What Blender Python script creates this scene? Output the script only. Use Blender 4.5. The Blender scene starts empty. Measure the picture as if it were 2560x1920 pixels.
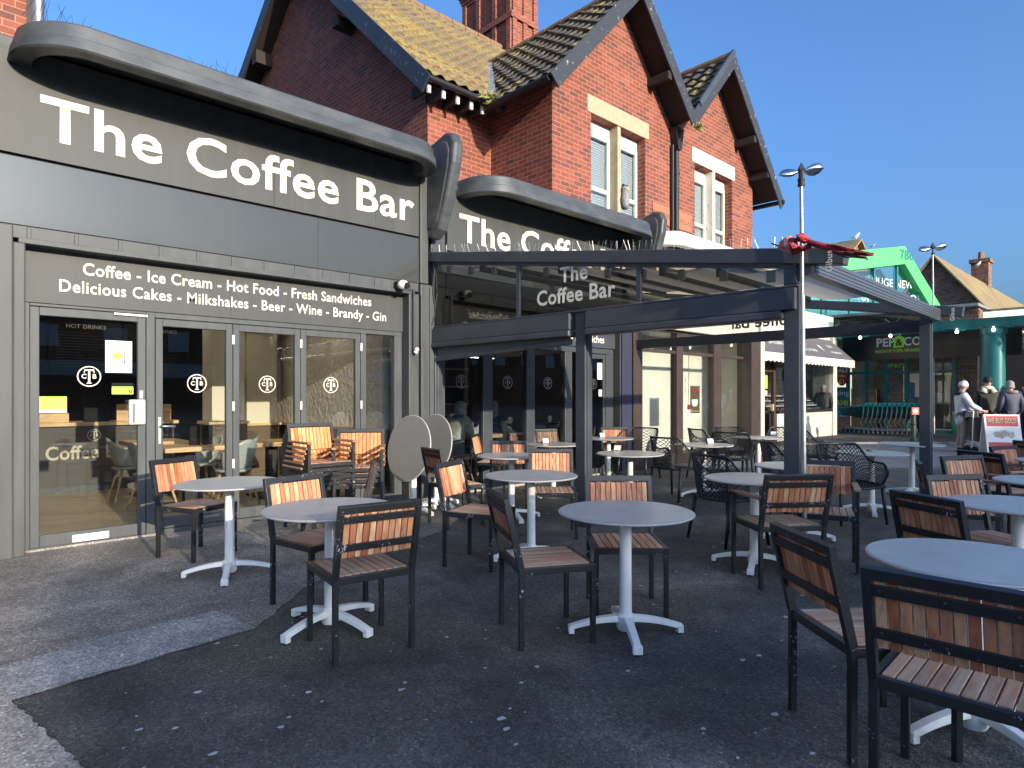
import bpy, math, random
from mathutils import Vector, Matrix
random.seed(7)
S = bpy.context.scene
COL = S.collection
R = math.radians
# ------------------------------------------------------------------ camera
F, HC, HOR = 1600.0, 1.42, 988.0            # focal length and horizon in photo pixels (2560 wide), eye height
YAW = math.atan2(1677, F)
cam = bpy.data.cameras.new('camera'); co = bpy.data.objects.new('camera', cam); COL.objects.link(co)
cam.sensor_width = 36; cam.lens = F/2560*36; cam.shift_y = (HOR-960)/2560
cam.clip_start = .05; cam.clip_end = 2000
co.location = (0, 0, HC); co.rotation_euler = (R(90), 0, YAW-R(90))
S.camera = co
# ------------------------------------------------------------------ sky and sun
EL, AZ = R(13.5), R(185.7)                  # sun just left of straight behind the street
w = bpy.data.worlds.new('World'); S.world = w; w.use_nodes = True
wt = w.node_tree; bg = wt.nodes['Background']
sky = wt.nodes.new('ShaderNodeTexSky'); sky.sky_type = 'NISHITA'; sky.sun_disc = False
sky.sun_elevation = EL; sky.sun_rotation = AZ; sky.altitude = 0; sky.air_density = 1.0; sky.dust_density = 5.5; sky.ozone_density = 6.4
wt.links.new(sky.outputs[0], bg.inputs[0]); bg.inputs[1].default_value = .15
sl = bpy.data.lights.new('sun', 'SUN'); sl.energy = 2.7; sl.angle = R(.5); sl.color = (1, .87, .68)
so = bpy.data.objects.new('sun', sl); COL.objects.link(so); so.location = (-3, -40, 30)
sd = Vector((math.sin(AZ)*math.cos(EL), math.cos(AZ)*math.cos(EL), math.sin(EL)))
so.rotation_euler = sd.to_track_quat('Z', 'Y').to_euler()
S.view_settings.view_transform = 'Standard'; S.view_settings.look = 'None'
S.view_settings.exposure = 1.4; S.view_settings.gamma = 1
S.render.engine = 'CYCLES'
S.cycles.max_bounces = 8; S.cycles.transparent_max_bounces = 24; S.cycles.use_denoising = True
# ------------------------------------------------------------------ photo measurements -> places in the street
FW = Vector((math.cos(YAW), math.sin(YAW), 0)); RT = Vector((math.sin(YAW), -math.cos(YAW), 0)); CP = Vector((0, 0, HC))
def ray(u, v): return RT*((u-1280)/F) + FW + Vector((0, 0, (HOR-v)/F))
def onax(u, v, ax, val):
    d = ray(u, v); return CP + d*((val-CP[ax])/d[ax])
def onX(u, v, x): return onax(u, v, 0, x)
def onY(u, v, y): return onax(u, v, 1, y)
def onZ(u, v, z=0): return onax(u, v, 2, z)
# ------------------------------------------------------------------ mesh helpers
class MB:
    def __init__(s): s.v = []; s.f = []; s.m = []; s.k = 0
    def add(s, vs, fs):
        b = len(s.v); s.v += [tuple(p) for p in vs]
        for f in fs: s.f.append([b+i for i in f]); s.m.append(s.k)
        return s
    def box(s, x0, x1, y0, y1, z0, z1):
        return s.add([(x0,y0,z0),(x1,y0,z0),(x1,y1,z0),(x0,y1,z0),(x0,y0,z1),(x1,y0,z1),(x1,y1,z1),(x0,y1,z1)],
                     [(0,3,2,1),(4,5,6,7),(0,1,5,4),(1,2,6,5),(2,3,7,6),(3,0,4,7)])
    def beam(s, p, q, w, h, up=(0, 0, 1)):
        p = Vector(p); q = Vector(q); d = (q-p).normalized(); up = Vector(up)
        x = d.cross(up)
        if x.length < 1e-4: x = d.cross(Vector((0, 1, 0)))
        x.normalize(); y = x.cross(d)
        vs = [c+x*a*w/2+y*b*h/2 for c in (p, q) for a, b in ((-1,-1),(1,-1),(1,1),(-1,1))]
        return s.add(vs, [(0,1,2,3),(7,6,5,4),(0,4,5,1),(1,5,6,2),(2,6,7,3),(3,7,4,0)])
    def tube(s, pts, r, n=10, caps=True):
        pts = [Vector(p) for p in pts]; rr = r if isinstance(r, (list, tuple)) else [r]*len(pts)
        rings = []; x = None
        for i, p in enumerate(pts):
            d = (pts[min(i+1, len(pts)-1)]-pts[max(i-1, 0)]).normalized()
            if x is None:
                x = d.cross(Vector((0, 0, 1)))
                if x.length < 1e-3: x = d.cross(Vector((0, 1, 0)))
            x = (x-d*x.dot(d)).normalized(); y = d.cross(x)
            rings.append([p+(x*math.cos(2*math.pi*k/n)+y*math.sin(2*math.pi*k/n))*rr[i] for k in range(n)])
        return s.loft(rings, caps)
    def loft(s, rings, caps=True, closed=True):
        n = len(rings[0]); vs = [p for r_ in rings for p in r_]; fs = []
        for i in range(len(rings)-1):
            for k in range(n if closed else n-1):
                a, b = i*n+k, i*n+(k+1) % n
                fs.append((a, b, b+n, a+n))
        if caps: fs += [tuple(range(n))[::-1], tuple((len(rings)-1)*n+k for k in range(n))]
        return s.add(vs, fs)
    def lathe(s, prof, c=(0, 0, 0), n=32, caps=True):
        c = Vector(c)
        return s.loft([[c+Vector((r*math.cos(2*math.pi*k/n), r*math.sin(2*math.pi*k/n), z)) for k in range(n)] for r, z in prof], caps)
    def prism(s, poly, ax, a, b):
        def mk(p, t):
            p = list(p); p.insert(ax, t); return p
        n = len(poly); vs = [mk(p, a) for p in poly]+[mk(p, b) for p in poly]
        return s.add(vs, [tuple(range(n))[::-1], tuple(range(n, 2*n))]+[(i, (i+1) % n, n+(i+1) % n, n+i) for i in range(n)])
    def ball(s, c, rx, ry=None, rz=None, n=14, m=9):
        ry = ry or rx; rz = rz or rx; c = Vector(c)
        return s.loft([[c+Vector((rx*math.sin(t)*math.cos(2*math.pi*k/n), ry*math.sin(t)*math.sin(2*math.pi*k/n), rz*math.cos(t))) for k in range(n)]
                       for t in [math.pi*max(.02, min(.98, i/m)) for i in range(m+1)]][::-1])
    def disc(s, c, r, nrm, n=20):
        c = Vector(c); nrm = Vector(nrm).normalized(); x = nrm.cross(Vector((0, 0, 1)))
        if x.length < 1e-3: x = Vector((1, 0, 0))
        x.normalize(); y = nrm.cross(x)
        return s.add([c+x*r*math.cos(2*math.pi*k/n)+y*r*math.sin(2*math.pi*k/n) for k in range(n)], [tuple(range(n))])
    def xf(s, M): s.v = [tuple(M @ Vector(p)) for p in s.v]; return s
    def build(s, name, mats, parent=None, smooth=False, bevel=0, world=False, seg=2):
        me = bpy.data.meshes.new(name); me.from_pydata(s.v, [], s.f)
        if not isinstance(mats, (list, tuple)): mats = [mats]
        for m in mats: me.materials.append(m)
        if len(mats) > 1: me.polygons.foreach_set('material_index', s.m)
        import bmesh
        bm = bmesh.new(); bm.from_mesh(me); bmesh.ops.recalc_face_normals(bm, faces=bm.faces); bm.to_mesh(me); bm.free()
        return link(me, name, parent, smooth, bevel, world, seg)
def wloc(o):
    p = Vector((0, 0, 0))
    while o: p += o.location; o = o.parent
    return p
def link(me, name, parent=None, smooth=False, bevel=0, world=False, seg=2):
    o = bpy.data.objects.new(name, me); COL.objects.link(o)
    if smooth:
        me.polygons.foreach_set('use_smooth', [True]*len(me.polygons))
        if smooth is not True: me.set_sharp_from_angle(angle=R(smooth))
    if parent:
        o.parent = parent
        if world: o.location = -wloc(parent)
    if bevel:
        b = o.modifiers.new('bevel', 'BEVEL'); b.width = bevel; b.segments = seg; b.limit_method = 'ANGLE'; b.angle_limit = R(40)
    return o
def tag(o, label=None, cat=None, group=None, kind=None):
    if label: o['label'] = label
    if cat: o['category'] = cat
    if group: o['group'] = group
    if kind: o['kind'] = kind
    return o
def thing(name, loc, label, cat, group=None, rz=0):
    o = bpy.data.objects.new(name, None); COL.objects.link(o); o.location = loc; o.rotation_euler = (0, 0, rz); o.empty_display_size = .2
    return tag(o, label, cat, group)
def copy_tree(o, parent=None):
    c = o.copy(); COL.objects.link(c); c.parent = parent
    for ch in list(o.children): copy_tree(ch, c)
    return c
def mesh_of(o):                               # evaluated copy of an object's mesh; the object itself is dropped
    bpy.context.view_layer.update()
    me = bpy.data.meshes.new_from_object(o.evaluated_get(bpy.context.evaluated_depsgraph_get()))
    bpy.data.objects.remove(o); return me
def txt(name, s, org, xd, up, m, parent, size=.1, depth=.004, off=.018, align='CENTER', fit=None, world=True, lift=.002, spacing=1.05):
    """lettering: org/xd/up give the plane; fit=(width,height) stretches it to that box from org as lower-left"""
    c = bpy.data.curves.new(name, 'FONT'); c.body = s; c.size = 1; c.offset = off; c.align_x = align if not fit else 'LEFT'
    c.space_character = spacing; c.resolution_u = 3
    o = bpy.data.objects.new(name, c); COL.objects.link(o); me = mesh_of(o); bpy.data.curves.remove(c)
    xd = Vector(xd).normalized(); up = Vector(up).normalized(); nr = xd.cross(up); org = Vector(org)
    xs = [v.co.x for v in me.vertices]; ys = [v.co.y for v in me.vertices]
    if fit: sx = fit[0]/(max(xs)-min(xs)); sy = fit[1]/(max(ys)-min(ys)); ox, oy = min(xs), min(ys)
    else: sx = sy = size; ox = oy = 0
    for v in me.vertices: v.co = org+xd*((v.co.x-ox)*sx)+up*((v.co.y-oy)*sy)+nr*lift
    me.materials.clear(); me.materials.append(m)
    return link(me, name, parent, world=world)
# ------------------------------------------------------------------ materials
def nt(name):
    m = bpy.data.materials.new(name); m.use_nodes = True; t = m.node_tree
    return m, t, t.nodes['Principled BSDF']
def N(t, typ, **kw):
    n = t.nodes.new(typ)
    for k, v in kw.items():
        if k.startswith('i_'):
            key = k[2:]; key = int(key) if key.isdigit() else key.replace('_', ' ')
            n.inputs[key].default_value = v
        else: setattr(n, k, v)
    return n
def L(t, a, b): t.links.new(a, b)
def c4(c): return (c[0], c[1], c[2], 1)
def mixc(t, fac, a, b, blend='MIX'):
    n = N(t, 'ShaderNodeMix', data_type='RGBA', blend_type=blend)
    for sock, val in ((0, fac), (6, a), (7, b)):
        if hasattr(val, 'is_linked'): L(t, val, n.inputs[sock])
        elif isinstance(val, (int, float)): n.inputs[sock].default_value = val
        else: n.inputs[sock].default_value = c4(val)
    return n.outputs[2]
def ramp(t, fac, stops):
    n = N(t, 'ShaderNodeValToRGB'); e = n.color_ramp.elements
    while len(e) < len(stops): e.new(.5)
    for el, (p, c) in zip(e, stops): el.position = p; el.color = c4(c) if len(c) == 3 else c
    L(t, fac, n.inputs[0]); return n.outputs[0]
def coord(t, kind='Object', scale=(1, 1, 1), rot=(0, 0, 0)):
    if kind == 'World': src = N(t, 'ShaderNodeNewGeometry').outputs['Position']
    else: src = N(t, 'ShaderNodeTexCoord').outputs[kind]
    mp = N(t, 'ShaderNodeMapping'); mp.inputs['Scale'].default_value = scale; mp.inputs['Rotation'].default_value = rot
    L(t, src, mp.inputs[0]); return mp.outputs[0]
def noise(t, vec, scale, detail=4, rough=.55, dist=0):
    n = N(t, 'ShaderNodeTexNoise', i_Scale=scale, i_Detail=detail, i_Roughness=rough, i_Distortion=dist)
    L(t, vec, n.inputs['Vector']); return n.outputs['Fac']
def bump(t, b, h, strength=.3, dist=.01):
    n = N(t, 'ShaderNodeBump', i_Strength=strength, i_Distance=dist); L(t, h, n.inputs['Height']); L(t, n.outputs[0], b.inputs['Normal'])
def plain(name, col, rough=.5, metal=0, col2=None, scale=6, stretch=(1, 1, 1), bmp=0, bscale=60, bdist=.003, rvar=0, space='World', lo=.35, hi=.7, spec=.5):
    m, t, b = nt(name)
    b.inputs['Base Color'].default_value = c4(col); b.inputs['Roughness'].default_value = rough; b.inputs['Metallic'].default_value = metal
    b.inputs['Specular IOR Level'].default_value = spec
    if col2 or rvar:
        nz = noise(t, coord(t, space, stretch), scale, 6, .6)
        if col2: L(t, ramp(t, nz, [(lo, col), (hi, col2)]), b.inputs['Base Color'])
        if rvar:
            mr = N(t, 'ShaderNodeMapRange'); mr.inputs['To Min'].default_value = max(.02, rough-rvar); mr.inputs['To Max'].default_value = rough+rvar
            L(t, nz, mr.inputs[0]); L(t, mr.outputs[0], b.inputs['Roughness'])
    if bmp: bump(t, b, noise(t, coord(t, space, stretch), bscale, 3), bmp, bdist)
    return m
def emit(name, col, strength):
    m, t, b = nt(name); b.inputs['Base Color'].default_value = c4(col)
    b.inputs['Emission Color'].default_value = c4(col); b.inputs['Emission Strength'].default_value = strength; return m
def glass(name, tint=(1, 1, 1), wav=.0, refl=1.0):
    m, t, b = nt(name); t.nodes.remove(b)
    tr = N(t, 'ShaderNodeBsdfTransparent'); tr.inputs[0].default_value = c4(tint)
    gl = N(t, 'ShaderNodeBsdfGlossy'); gl.inputs['Roughness'].default_value = .005; gl.inputs[0].default_value = (refl, refl, refl, 1)
    fr = N(t, 'ShaderNodeFresnel'); ge = N(t, 'ShaderNodeNewGeometry'); io = N(t, 'ShaderNodeMapRange'); io.inputs['To Min'].default_value = 1.55; io.inputs['To Max'].default_value = 1/1.55
    L(t, ge.outputs['Backfacing'], io.inputs[0]); L(t, io.outputs[0], fr.inputs['IOR']); mx = N(t, 'ShaderNodeMixShader')
    if wav:
        nb = N(t, 'ShaderNodeBump', i_Strength=wav, i_Distance=.02); L(t, noise(t, coord(t, 'World'), 1.4, 2), nb.inputs['Height'])
        L(t, nb.outputs[0], gl.inputs['Normal'])
    L(t, fr.outputs[0], mx.inputs[0]); L(t, tr.outputs[0], mx.inputs[1]); L(t, gl.outputs[0], mx.inputs[2])
    L(t, mx.outputs[0], t.nodes['Material Output'].inputs[0]); return m
def brick(name, axis, cols, mortar, bw=.23, bh=.081, ms=.012, contrast=1):
    m, t, b = nt(name)
    g = N(t, 'ShaderNodeNewGeometry'); sp = N(t, 'ShaderNodeSeparateXYZ'); L(t, g.outputs['Position'], sp.inputs[0])
    sn = N(t, 'ShaderNodeSeparateXYZ'); L(t, g.outputs['True Normal'], sn.inputs[0])
    ab = N(t, 'ShaderNodeMath', operation='ABSOLUTE'); L(t, sn.outputs[0], ab.inputs[0])
    gt = N(t, 'ShaderNodeMath', operation='GREATER_THAN'); gt.inputs[1].default_value = .7; L(t, ab.outputs[0], gt.inputs[0])
    mu = N(t, 'ShaderNodeMix', data_type='FLOAT'); L(t, gt.outputs[0], mu.inputs[0]); L(t, sp.outputs[0], mu.inputs[2]); L(t, sp.outputs[1], mu.inputs[3])
    cb = N(t, 'ShaderNodeCombineXYZ'); L(t, mu.outputs[0], cb.inputs[0]); L(t, sp.outputs[2], cb.inputs[1])
    bt = N(t, 'ShaderNodeTexBrick', offset=.5)
    bt.inputs['Scale'].default_value = 1; bt.inputs['Brick Width'].default_value = bw; bt.inputs['Row Height'].default_value = bh
    bt.inputs['Mortar Size'].default_value = ms*.5; bt.inputs['Mortar Smooth'].default_value = .25; bt.inputs['Bias'].default_value = 0
    bt.inputs['Color1'].default_value = (0, 0, 0, 1); bt.inputs['Color2'].default_value = (1, 1, 1, 1); bt.inputs['Mortar'].default_value = (.5, .5, .5, 1)
    L(t, cb.outputs[0], bt.inputs[0])
    n1 = noise(t, g.outputs['Position'], 1.1, 5, .6); n2 = noise(t, g.outputs['Position'], 45, 3)
    c = ramp(t, bt.outputs['Color'], [(0, cols[0]), (.35, cols[1]), (.75, cols[2]), (1, cols[3])])
    c = mixc(t, .5, c, ramp(t, n1, [(.3, (.55, .5, .5)), (.7, (1.25, 1.15, 1.1))]), 'MULTIPLY')
    c = mixc(t, .35, c, ramp(t, n2, [(.3, (.6, .6, .6)), (.7, (1.3, 1.3, 1.3))]), 'MULTIPLY')
    L(t, mixc(t, bt.outputs['Fac'], c, mortar), b.inputs['Base Color']); b.inputs['Roughness'].default_value = .88
    inv = N(t, 'ShaderNodeMath', operation='MULTIPLY_ADD'); inv.inputs[1].default_value = -1; L(t, bt.outputs['Fac'], inv.inputs[0]); L(t, n2, inv.inputs[2])
    bump(t, b, inv.outputs[0], .6, .008); return m
def wood(name, cols, axis=2, worn=None, gloss=.5, wet=0):
    """slats: each slat (mesh island) and each chair gets its own tone; grain runs along `axis`"""
    m, t, b = nt(name)
    g = N(t, 'ShaderNodeNewGeometry'); oi = N(t, 'ShaderNodeObjectInfo')
    ad = N(t, 'ShaderNodeMath', operation='ADD'); L(t, g.outputs['Random Per Island'], ad.inputs[0]); L(t, oi.outputs['Random'], ad.inputs[1])
    wn = N(t, 'ShaderNodeTexWhiteNoise', noise_dimensions='1D'); L(t, ad.outputs[0], wn.inputs['W'])
    sc = [28, 28, 28]; sc[axis] = 2.2
    tc = N(t, 'ShaderNodeTexCoord'); mp = N(t, 'ShaderNodeMapping'); mp.inputs['Scale'].default_value = sc; L(t, tc.outputs['Object'], mp.inputs[0])
    off = N(t, 'ShaderNodeVectorMath', operation='SCALE'); L(t, wn.outputs['Color'], off.inputs[0]); off.inputs['Scale'].default_value = 30
    va = N(t, 'ShaderNodeVectorMath', operation='ADD'); L(t, mp.outputs[0], va.inputs[0]); L(t, off.outputs[0], va.inputs[1])
    gr = noise(t, va.outputs[0], 1.6, 6, .6, .6)
    c = ramp(t, wn.outputs['Value'], [(i/(len(cols)-1), k) for i, k in enumerate(cols)])
    c = mixc(t, .75, c, ramp(t, gr, [(.3, (.5, .42, .38)), (.52, (1, 1, 1)), (.75, (1.45, 1.4, 1.3))]), 'MULTIPLY')
    if worn:
        nz = noise(t, va.outputs[0], .5, 5, .65)
        c = mixc(t, ramp(t, nz, [(.38, (0, 0, 0)), (.62, (1, 1, 1))]), c, worn)
    L(t, c, b.inputs['Base Color']); b.inputs['Roughness'].default_value = gloss; b.inputs['Specular IOR Level'].default_value = .4
    bump(t, b, gr, .15, .002); return m
M = {}
M['fascia'] = plain('grey_fascia_panel', (.058, .061, .062), .52, spec=.3, col2=(.078, .081, .080), scale=2.6, stretch=(2.6, 1, .22), rvar=.1, lo=.45, hi=.85, bmp=.05, bscale=1.5, bdist=.02)
M['band'] = plain('grey_gloss_band', (.050, .054, .054), .10, spec=.45, col2=(.060, .064, .063), scale=1.2, stretch=(1, 1, .6), lo=.45, hi=.85, bmp=.05, bscale=.7, bdist=.06)
M['paint'] = plain('grey_wall_paint', (.055, .059, .062), .5, spec=.3, col2=(.084, .088, .089), scale=2.5, stretch=(2, 2, .3), bmp=.12, bscale=30, rvar=.1)
M['canopy'] = plain('grey_canopy_paint', (.045, .051, .057), .42, col2=(.082, .087, .092), scale=3.5, stretch=(1, 1, 2), bmp=.25, bscale=18, bdist=.004, rvar=.12)
M['frame'] = plain('grey_frame', (.060, .066, .071), .5, spec=.3, col2=(.082, .088, .092), scale=4, stretch=(3, 3, .5), rvar=.08)
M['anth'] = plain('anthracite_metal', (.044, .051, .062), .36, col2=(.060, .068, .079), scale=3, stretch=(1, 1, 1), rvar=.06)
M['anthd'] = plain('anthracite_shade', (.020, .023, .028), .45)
M['black'] = plain('matt_black', (.008, .008, .009), .6)
M['gap'] = plain('dark_gap', (.004, .004, .004), .9)
M['white'] = plain('white_letters', (.66, .63, .54), .5)
M['wpaint'] = plain('white_paint', (.76, .75, .72), .4, col2=(.68, .66, .61), scale=8, rvar=.05)
M['wmetal'] = plain('white_powder_coat', (.86, .84, .80), .3, col2=(.76, .74, .70), scale=14, space='Object', lo=.45, hi=.85)
M['cream'] = plain('cream_wall', (.62, .58, .48), .7, col2=(.55, .51, .42), scale=2)
M['steel'] = plain('galvanised_steel', (.42, .43, .42), .42, .8, col2=(.30, .31, .31), scale=12)
M['chrome'] = plain('polished_steel', (.7, .7, .7), .16, 1)
M['zinc'] = plain('lead_flashing', (.22, .23, .24), .55, .2, col2=(.34, .34, .33), scale=6)
M['glass'] = glass('shop_glass', (.93, .95, .94), .04)
M['glassd'] = glass('dark_shop_glass', (.80, .84, .86), .05)
M['glasst'] = glass('tinted_screen_glass', (.62, .60, .56), .05)
M['glassg'] = glass('green_roof_glass', (.70, .88, .84), .02)
M['blackmetal'] = None
def chip_black():
    m, t, b = nt('chipped_black_metal')
    v = coord(t, 'Object'); oi = N(t, 'ShaderNodeObjectInfo')
    sh = N(t, 'ShaderNodeVectorMath', operation='ADD'); L(t, v, sh.inputs[0]); L(t, oi.outputs['Location'], sh.inputs[1])
    n1 = noise(t, sh.outputs[0], 70, 3, .6); n2 = noise(t, sh.outputs[0], 5, 2)
    mu = N(t, 'ShaderNodeMath', operation='MULTIPLY'); L(t, n1, mu.inputs[0]); L(t, n2, mu.inputs[1])
    fac = ramp(t, mu.outputs[0], [(.385, (0, 0, 0)), (.40, (1, 1, 1))])
    L(t, mixc(t, fac, mixc(t, n2, (.012, .013, .015), (.021, .022, .025)), (.42, .42, .43)), b.inputs['Base Color'])
    b.inputs['Roughness'].default_value = .42; bump(t, b, n1, .1, .001); return m
M['blackmetal'] = chip_black()
M['slat_back'] = wood('slat_wood_back', [(.36,.125,.055),(.50,.215,.105),(.60,.31,.165),(.40,.16,.085),(.68,.41,.23),(.30,.095,.05),(.54,.26,.14)], 2)
M['slat_seat'] = wood('slat_wood_seat', [(.36,.155,.085),(.48,.235,.135),(.41,.20,.125),(.54,.30,.18),(.33,.14,.08)], 1, worn=(.52,.38,.27))
M['slat_orange'] = wood('slat_wood_orange', [(.42,.13,.04),(.55,.22,.07),(.62,.30,.11),(.46,.15,.05),(.66,.36,.15),(.40,.11,.04)], 2)
M['arm_wood'] = wood('armrest_wood', [(.26,.11,.06),(.34,.16,.09),(.30,.12,.07)], 1, worn=(.40,.24,.14))
M['darkwood'] = plain('dark_brown_wood', (.055, .028, .018), .4, col2=(.085, .045, .028), scale=6, stretch=(8, 8, .6))
M['brownframe'] = plain('brown_frame', (.045, .030, .027), .4, col2=(.065, .045, .040), scale=4)
M['oak'] = wood('oak_table', [(.48,.31,.16),(.55,.37,.20),(.43,.27,.13)], 0)
M['net'] = plain('black_resin', (.011, .012, .014), .38)
def tabletop():
    m, t, b = nt('grey_table_top')
    wv = N(t, 'ShaderNodeTexWave', wave_type='BANDS', bands_direction='X', i_Scale=26, i_Distortion=0); L(t, coord(t, 'Object'), wv.inputs[0])
    wy = N(t, 'ShaderNodeTexWave', wave_type='BANDS', bands_direction='Y', i_Scale=30, i_Distortion=0); L(t, coord(t, 'Object'), wy.inputs[0])
    n1 = noise(t, coord(t, 'World'), 7, 4)
    c = mixc(t, wv.outputs['Fac'], (.31, .305, .295), (.56, .545, .515)); c = mixc(t, .25, c, wy.outputs['Color'], 'OVERLAY')
    c = mixc(t, .3, c, ramp(t, n1, [(.3, (.6, .6, .6)), (.7, (1.2, 1.2, 1.2))]), 'MULTIPLY')
    L(t, c, b.inputs['Base Color']); b.inputs['Roughness'].default_value = .3; b.inputs['Specular IOR Level'].default_value = .7
    bump(t, b, wv.outputs['Fac'], .25, .0015); return m
M['top'] = tabletop()
M['rim'] = plain('grey_table_rim', (.43, .425, .41), .4)
def asphalt(name, dark, mid, light, rough=.8, green=0, speck=.25, stain=(.16, .15, .14), bdist=.006):
    m, t, b = nt(name); p = coord(t, 'World')
    n0 = noise(t, p, .55, 5, .6, .4); n1 = noise(t, p, 2.2, 6, .62); n2 = noise(t, p, 130, 2, .6)
    vo = N(t, 'ShaderNodeTexVoronoi', feature='F1', i_Scale=95.0); L(t, p, vo.inputs['Vector'])
    c = ramp(t, n0, [(.36, dark), (.55, mid), (.70, light)])
    c = mixc(t, .6, c, ramp(t, n1, [(.33, (.42, .42, .43)), (.52, (1, 1, 1)), (.70, (1.75, 1.7, 1.6))]), 'MULTIPLY')
    if green:
        ng = noise(t, p, .9, 4, .6, .8)
        c = mixc(t, ramp(t, ng, [(.5, (0, 0, 0)), (.66, (green, green, green))]), c, (.10, .100, .075))
    c = mixc(t, .8, c, ramp(t, vo.outputs['Color'], [(0, (.30, .30, .30)), (.55, (.95, .95, .95)), (.85, (1.6, 1.55, 1.45)), (1, (3.2, 3.1, 2.9))]), 'MULTIPLY')
    ns = noise(t, p, 1.4, 3, .5, 1.5)
    c = mixc(t, ramp(t, ns, [(.64, (0, 0, 0)), (.74, (speck, speck, speck))]), c, stain)
    L(t, c, b.inputs['Base Color']); b.inputs['Roughness'].default_value = rough; b.inputs['Specular IOR Level'].default_value = .35
    bump(t, b, vo.outputs['Distance'], .8, bdist); return m
M['asph'] = asphalt('dark_asphalt', (.062, .058, .053), (.115, .106, .096), (.24, .222, .20), .78, .7, .45)
M['tarmac'] = asphalt('old_tarmac', (.21, .185, .162), (.27, .24, .212), (.32, .285, .255), .85, 0, .15, (.2, .18, .16), .004)
M['patch'] = asphalt('patch_tarmac', (.30, .29, .28), (.34, .33, .315), (.38, .365, .35), .85, 0, .1, (.2, .19, .18), .003)
M['conc'] = asphalt('pale_concrete', (.30, .27, .245), (.36, .325, .29), (.42, .38, .335), .85, 0, .1, (.3, .28, .26), .002)
RB = [(.125, .052, .044), (.20, .056, .036), (.245, .068, .044), (.28, .092, .062)]
M['brick'] = brick('red_brick', 0, RB, (.36, .19, .125))
M['fbrick'] = brick('brown_brick', 0, [(.10,.055,.04),(.20,.095,.06),(.26,.12,.075),(.30,.16,.1)], (.30,.25,.2))
def tiles(name, a, b_, lichen, amt):
    m, t, b = nt(name); g = N(t, 'ShaderNodeNewGeometry'); p = coord(t, 'World')
    n1 = noise(t, p, 26, 4, .6); n2 = noise(t, p, .8, 4, .6); n3 = noise(t, p, 11, 5, .7)
    c = mixc(t, n1, a, b_)
    mu = N(t, 'ShaderNodeMath', operation='MULTIPLY'); L(t, n2, mu.inputs[0]); L(t, n3, mu.inputs[1])
    fac = ramp(t, mu.outputs[0], [(amt, (0, 0, 0)), (amt+.07, (.85, .85, .85))])
    L(t, mixc(t, fac, c, mixc(t, n1, lichen, (.20, .17, .09))), b.inputs['Base Color']); b.inputs['Roughness'].default_value = .92
    bump(t, b, n1, .4, .01); return m
M['tilemain'] = tiles('lichen_roof_tile', (.16, .115, .07), (.26, .20, .12), (.46, .32, .07), .235)
M['tiledark'] = tiles('dark_roof_tile', (.045, .042, .040), (.10, .085, .07), (.40, .30, .09), .28)
M['ridge'] = plain('ridge_tile', (.18, .095, .06), .9, col2=(.22, .16, .08), scale=5)
M['stone'] = plain('sandstone', (.34, .275, .175), .9, col2=(.42, .35, .24), scale=9, bmp=.4, bscale=50)
M['bargeboard'] = plain('flaking_black_board', (.030, .034, .040), .5, col2=(.30, .30, .29), scale=9, lo=.62, hi=.70, bmp=.1)
M['soffit'] = plain('dark_soffit', (.022, .014, .012), .8)
M['pvc'] = plain('white_pvc', (.78, .78, .76), .3)
M['blind'] = plain('venetian_blind', (.62, .62, .58), .5)
M['teal'] = plain('teal_steel', (.015, .17, .165), .35, col2=(.016, .14, .14), scale=3)
M['tealb'] = plain('bright_teal_plastic', (.025, .36, .32), .35)
M['green'] = plain('green_cladding', (.075, .46, .13), .4, col2=(.085, .50, .15), scale=.8)
M['bulb'] = emit('lit_bulb', (1, .93, .82), 3.0)
M['down'] = emit('ceiling_downlight', (1, .90, .72), 18)
M['red'] = plain('red_paint', (.48, .025, .03), .45)
M['lime'] = plain('lime_sticker', (.42, .78, .06), .5)
M['yellow'] = plain('yellow_paper', (.80, .62, .04), .5)
M['gold'] = plain('gold_lettering', (.55, .44, .2), .5)
M['navy'] = plain('navy_quilted', (.018, .022, .05), .6, col2=(.028, .033, .07), scale=20)
M['skin'] = plain('skin', (.50, .27, .19), .5)
M['hairw'] = plain('white_hair', (.62, .56, .45), .6, col2=(.42, .37, .29), scale=60, stretch=(1, 1, .2))
M['hairg'] = plain('grey_hair', (.30, .28, .26), .6, col2=(.18, .17, .16), scale=60, stretch=(1, 1, .2))
M['interior'] = plain('interior_wall', (.55, .50, .40), .8)
M['ceil'] = plain('interior_ceiling', (.55, .48, .37), .8)
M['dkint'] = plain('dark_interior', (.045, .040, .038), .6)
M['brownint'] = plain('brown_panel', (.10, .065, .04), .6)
def floorwood():
    m, t, b = nt('wood_floor'); p = coord(t, 'World', (1, 1, 1), (0, 0, R(35)))
    bt = N(t, 'ShaderNodeTexBrick', offset=.4); bt.inputs['Scale'].default_value = 1; bt.inputs['Brick Width'].default_value = 1.1; bt.inputs['Row Height'].default_value = .14
    bt.inputs['Mortar Size'].default_value = .003; bt.inputs['Color1'].default_value = (.36, .27, .17, 1); bt.inputs['Color2'].default_value = (.50, .39, .26, 1); bt.inputs['Mortar'].default_value = (.1, .07, .05, 1)
    L(t, p, bt.inputs[0]); L(t, mixc(t, .5, bt.outputs['Color'], ramp(t, noise(t, coord(t, 'World', (1, 8, 1), (0, 0, R(35))), 4, 5), [(.3, (.6, .6, .6)), (.7, (1.3, 1.3, 1.3))]), 'MULTIPLY'), b.inputs['Base Color'])
    b.inputs['Roughness'].default_value = .35; return m
M['floorwood'] = floorwood()
M['rough'] = plain('whitewashed_brick', (.66, .62, .53), .85, col2=(.55, .50, .43), scale=10, bmp=1, bscale=14, bdist=.03)
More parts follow.
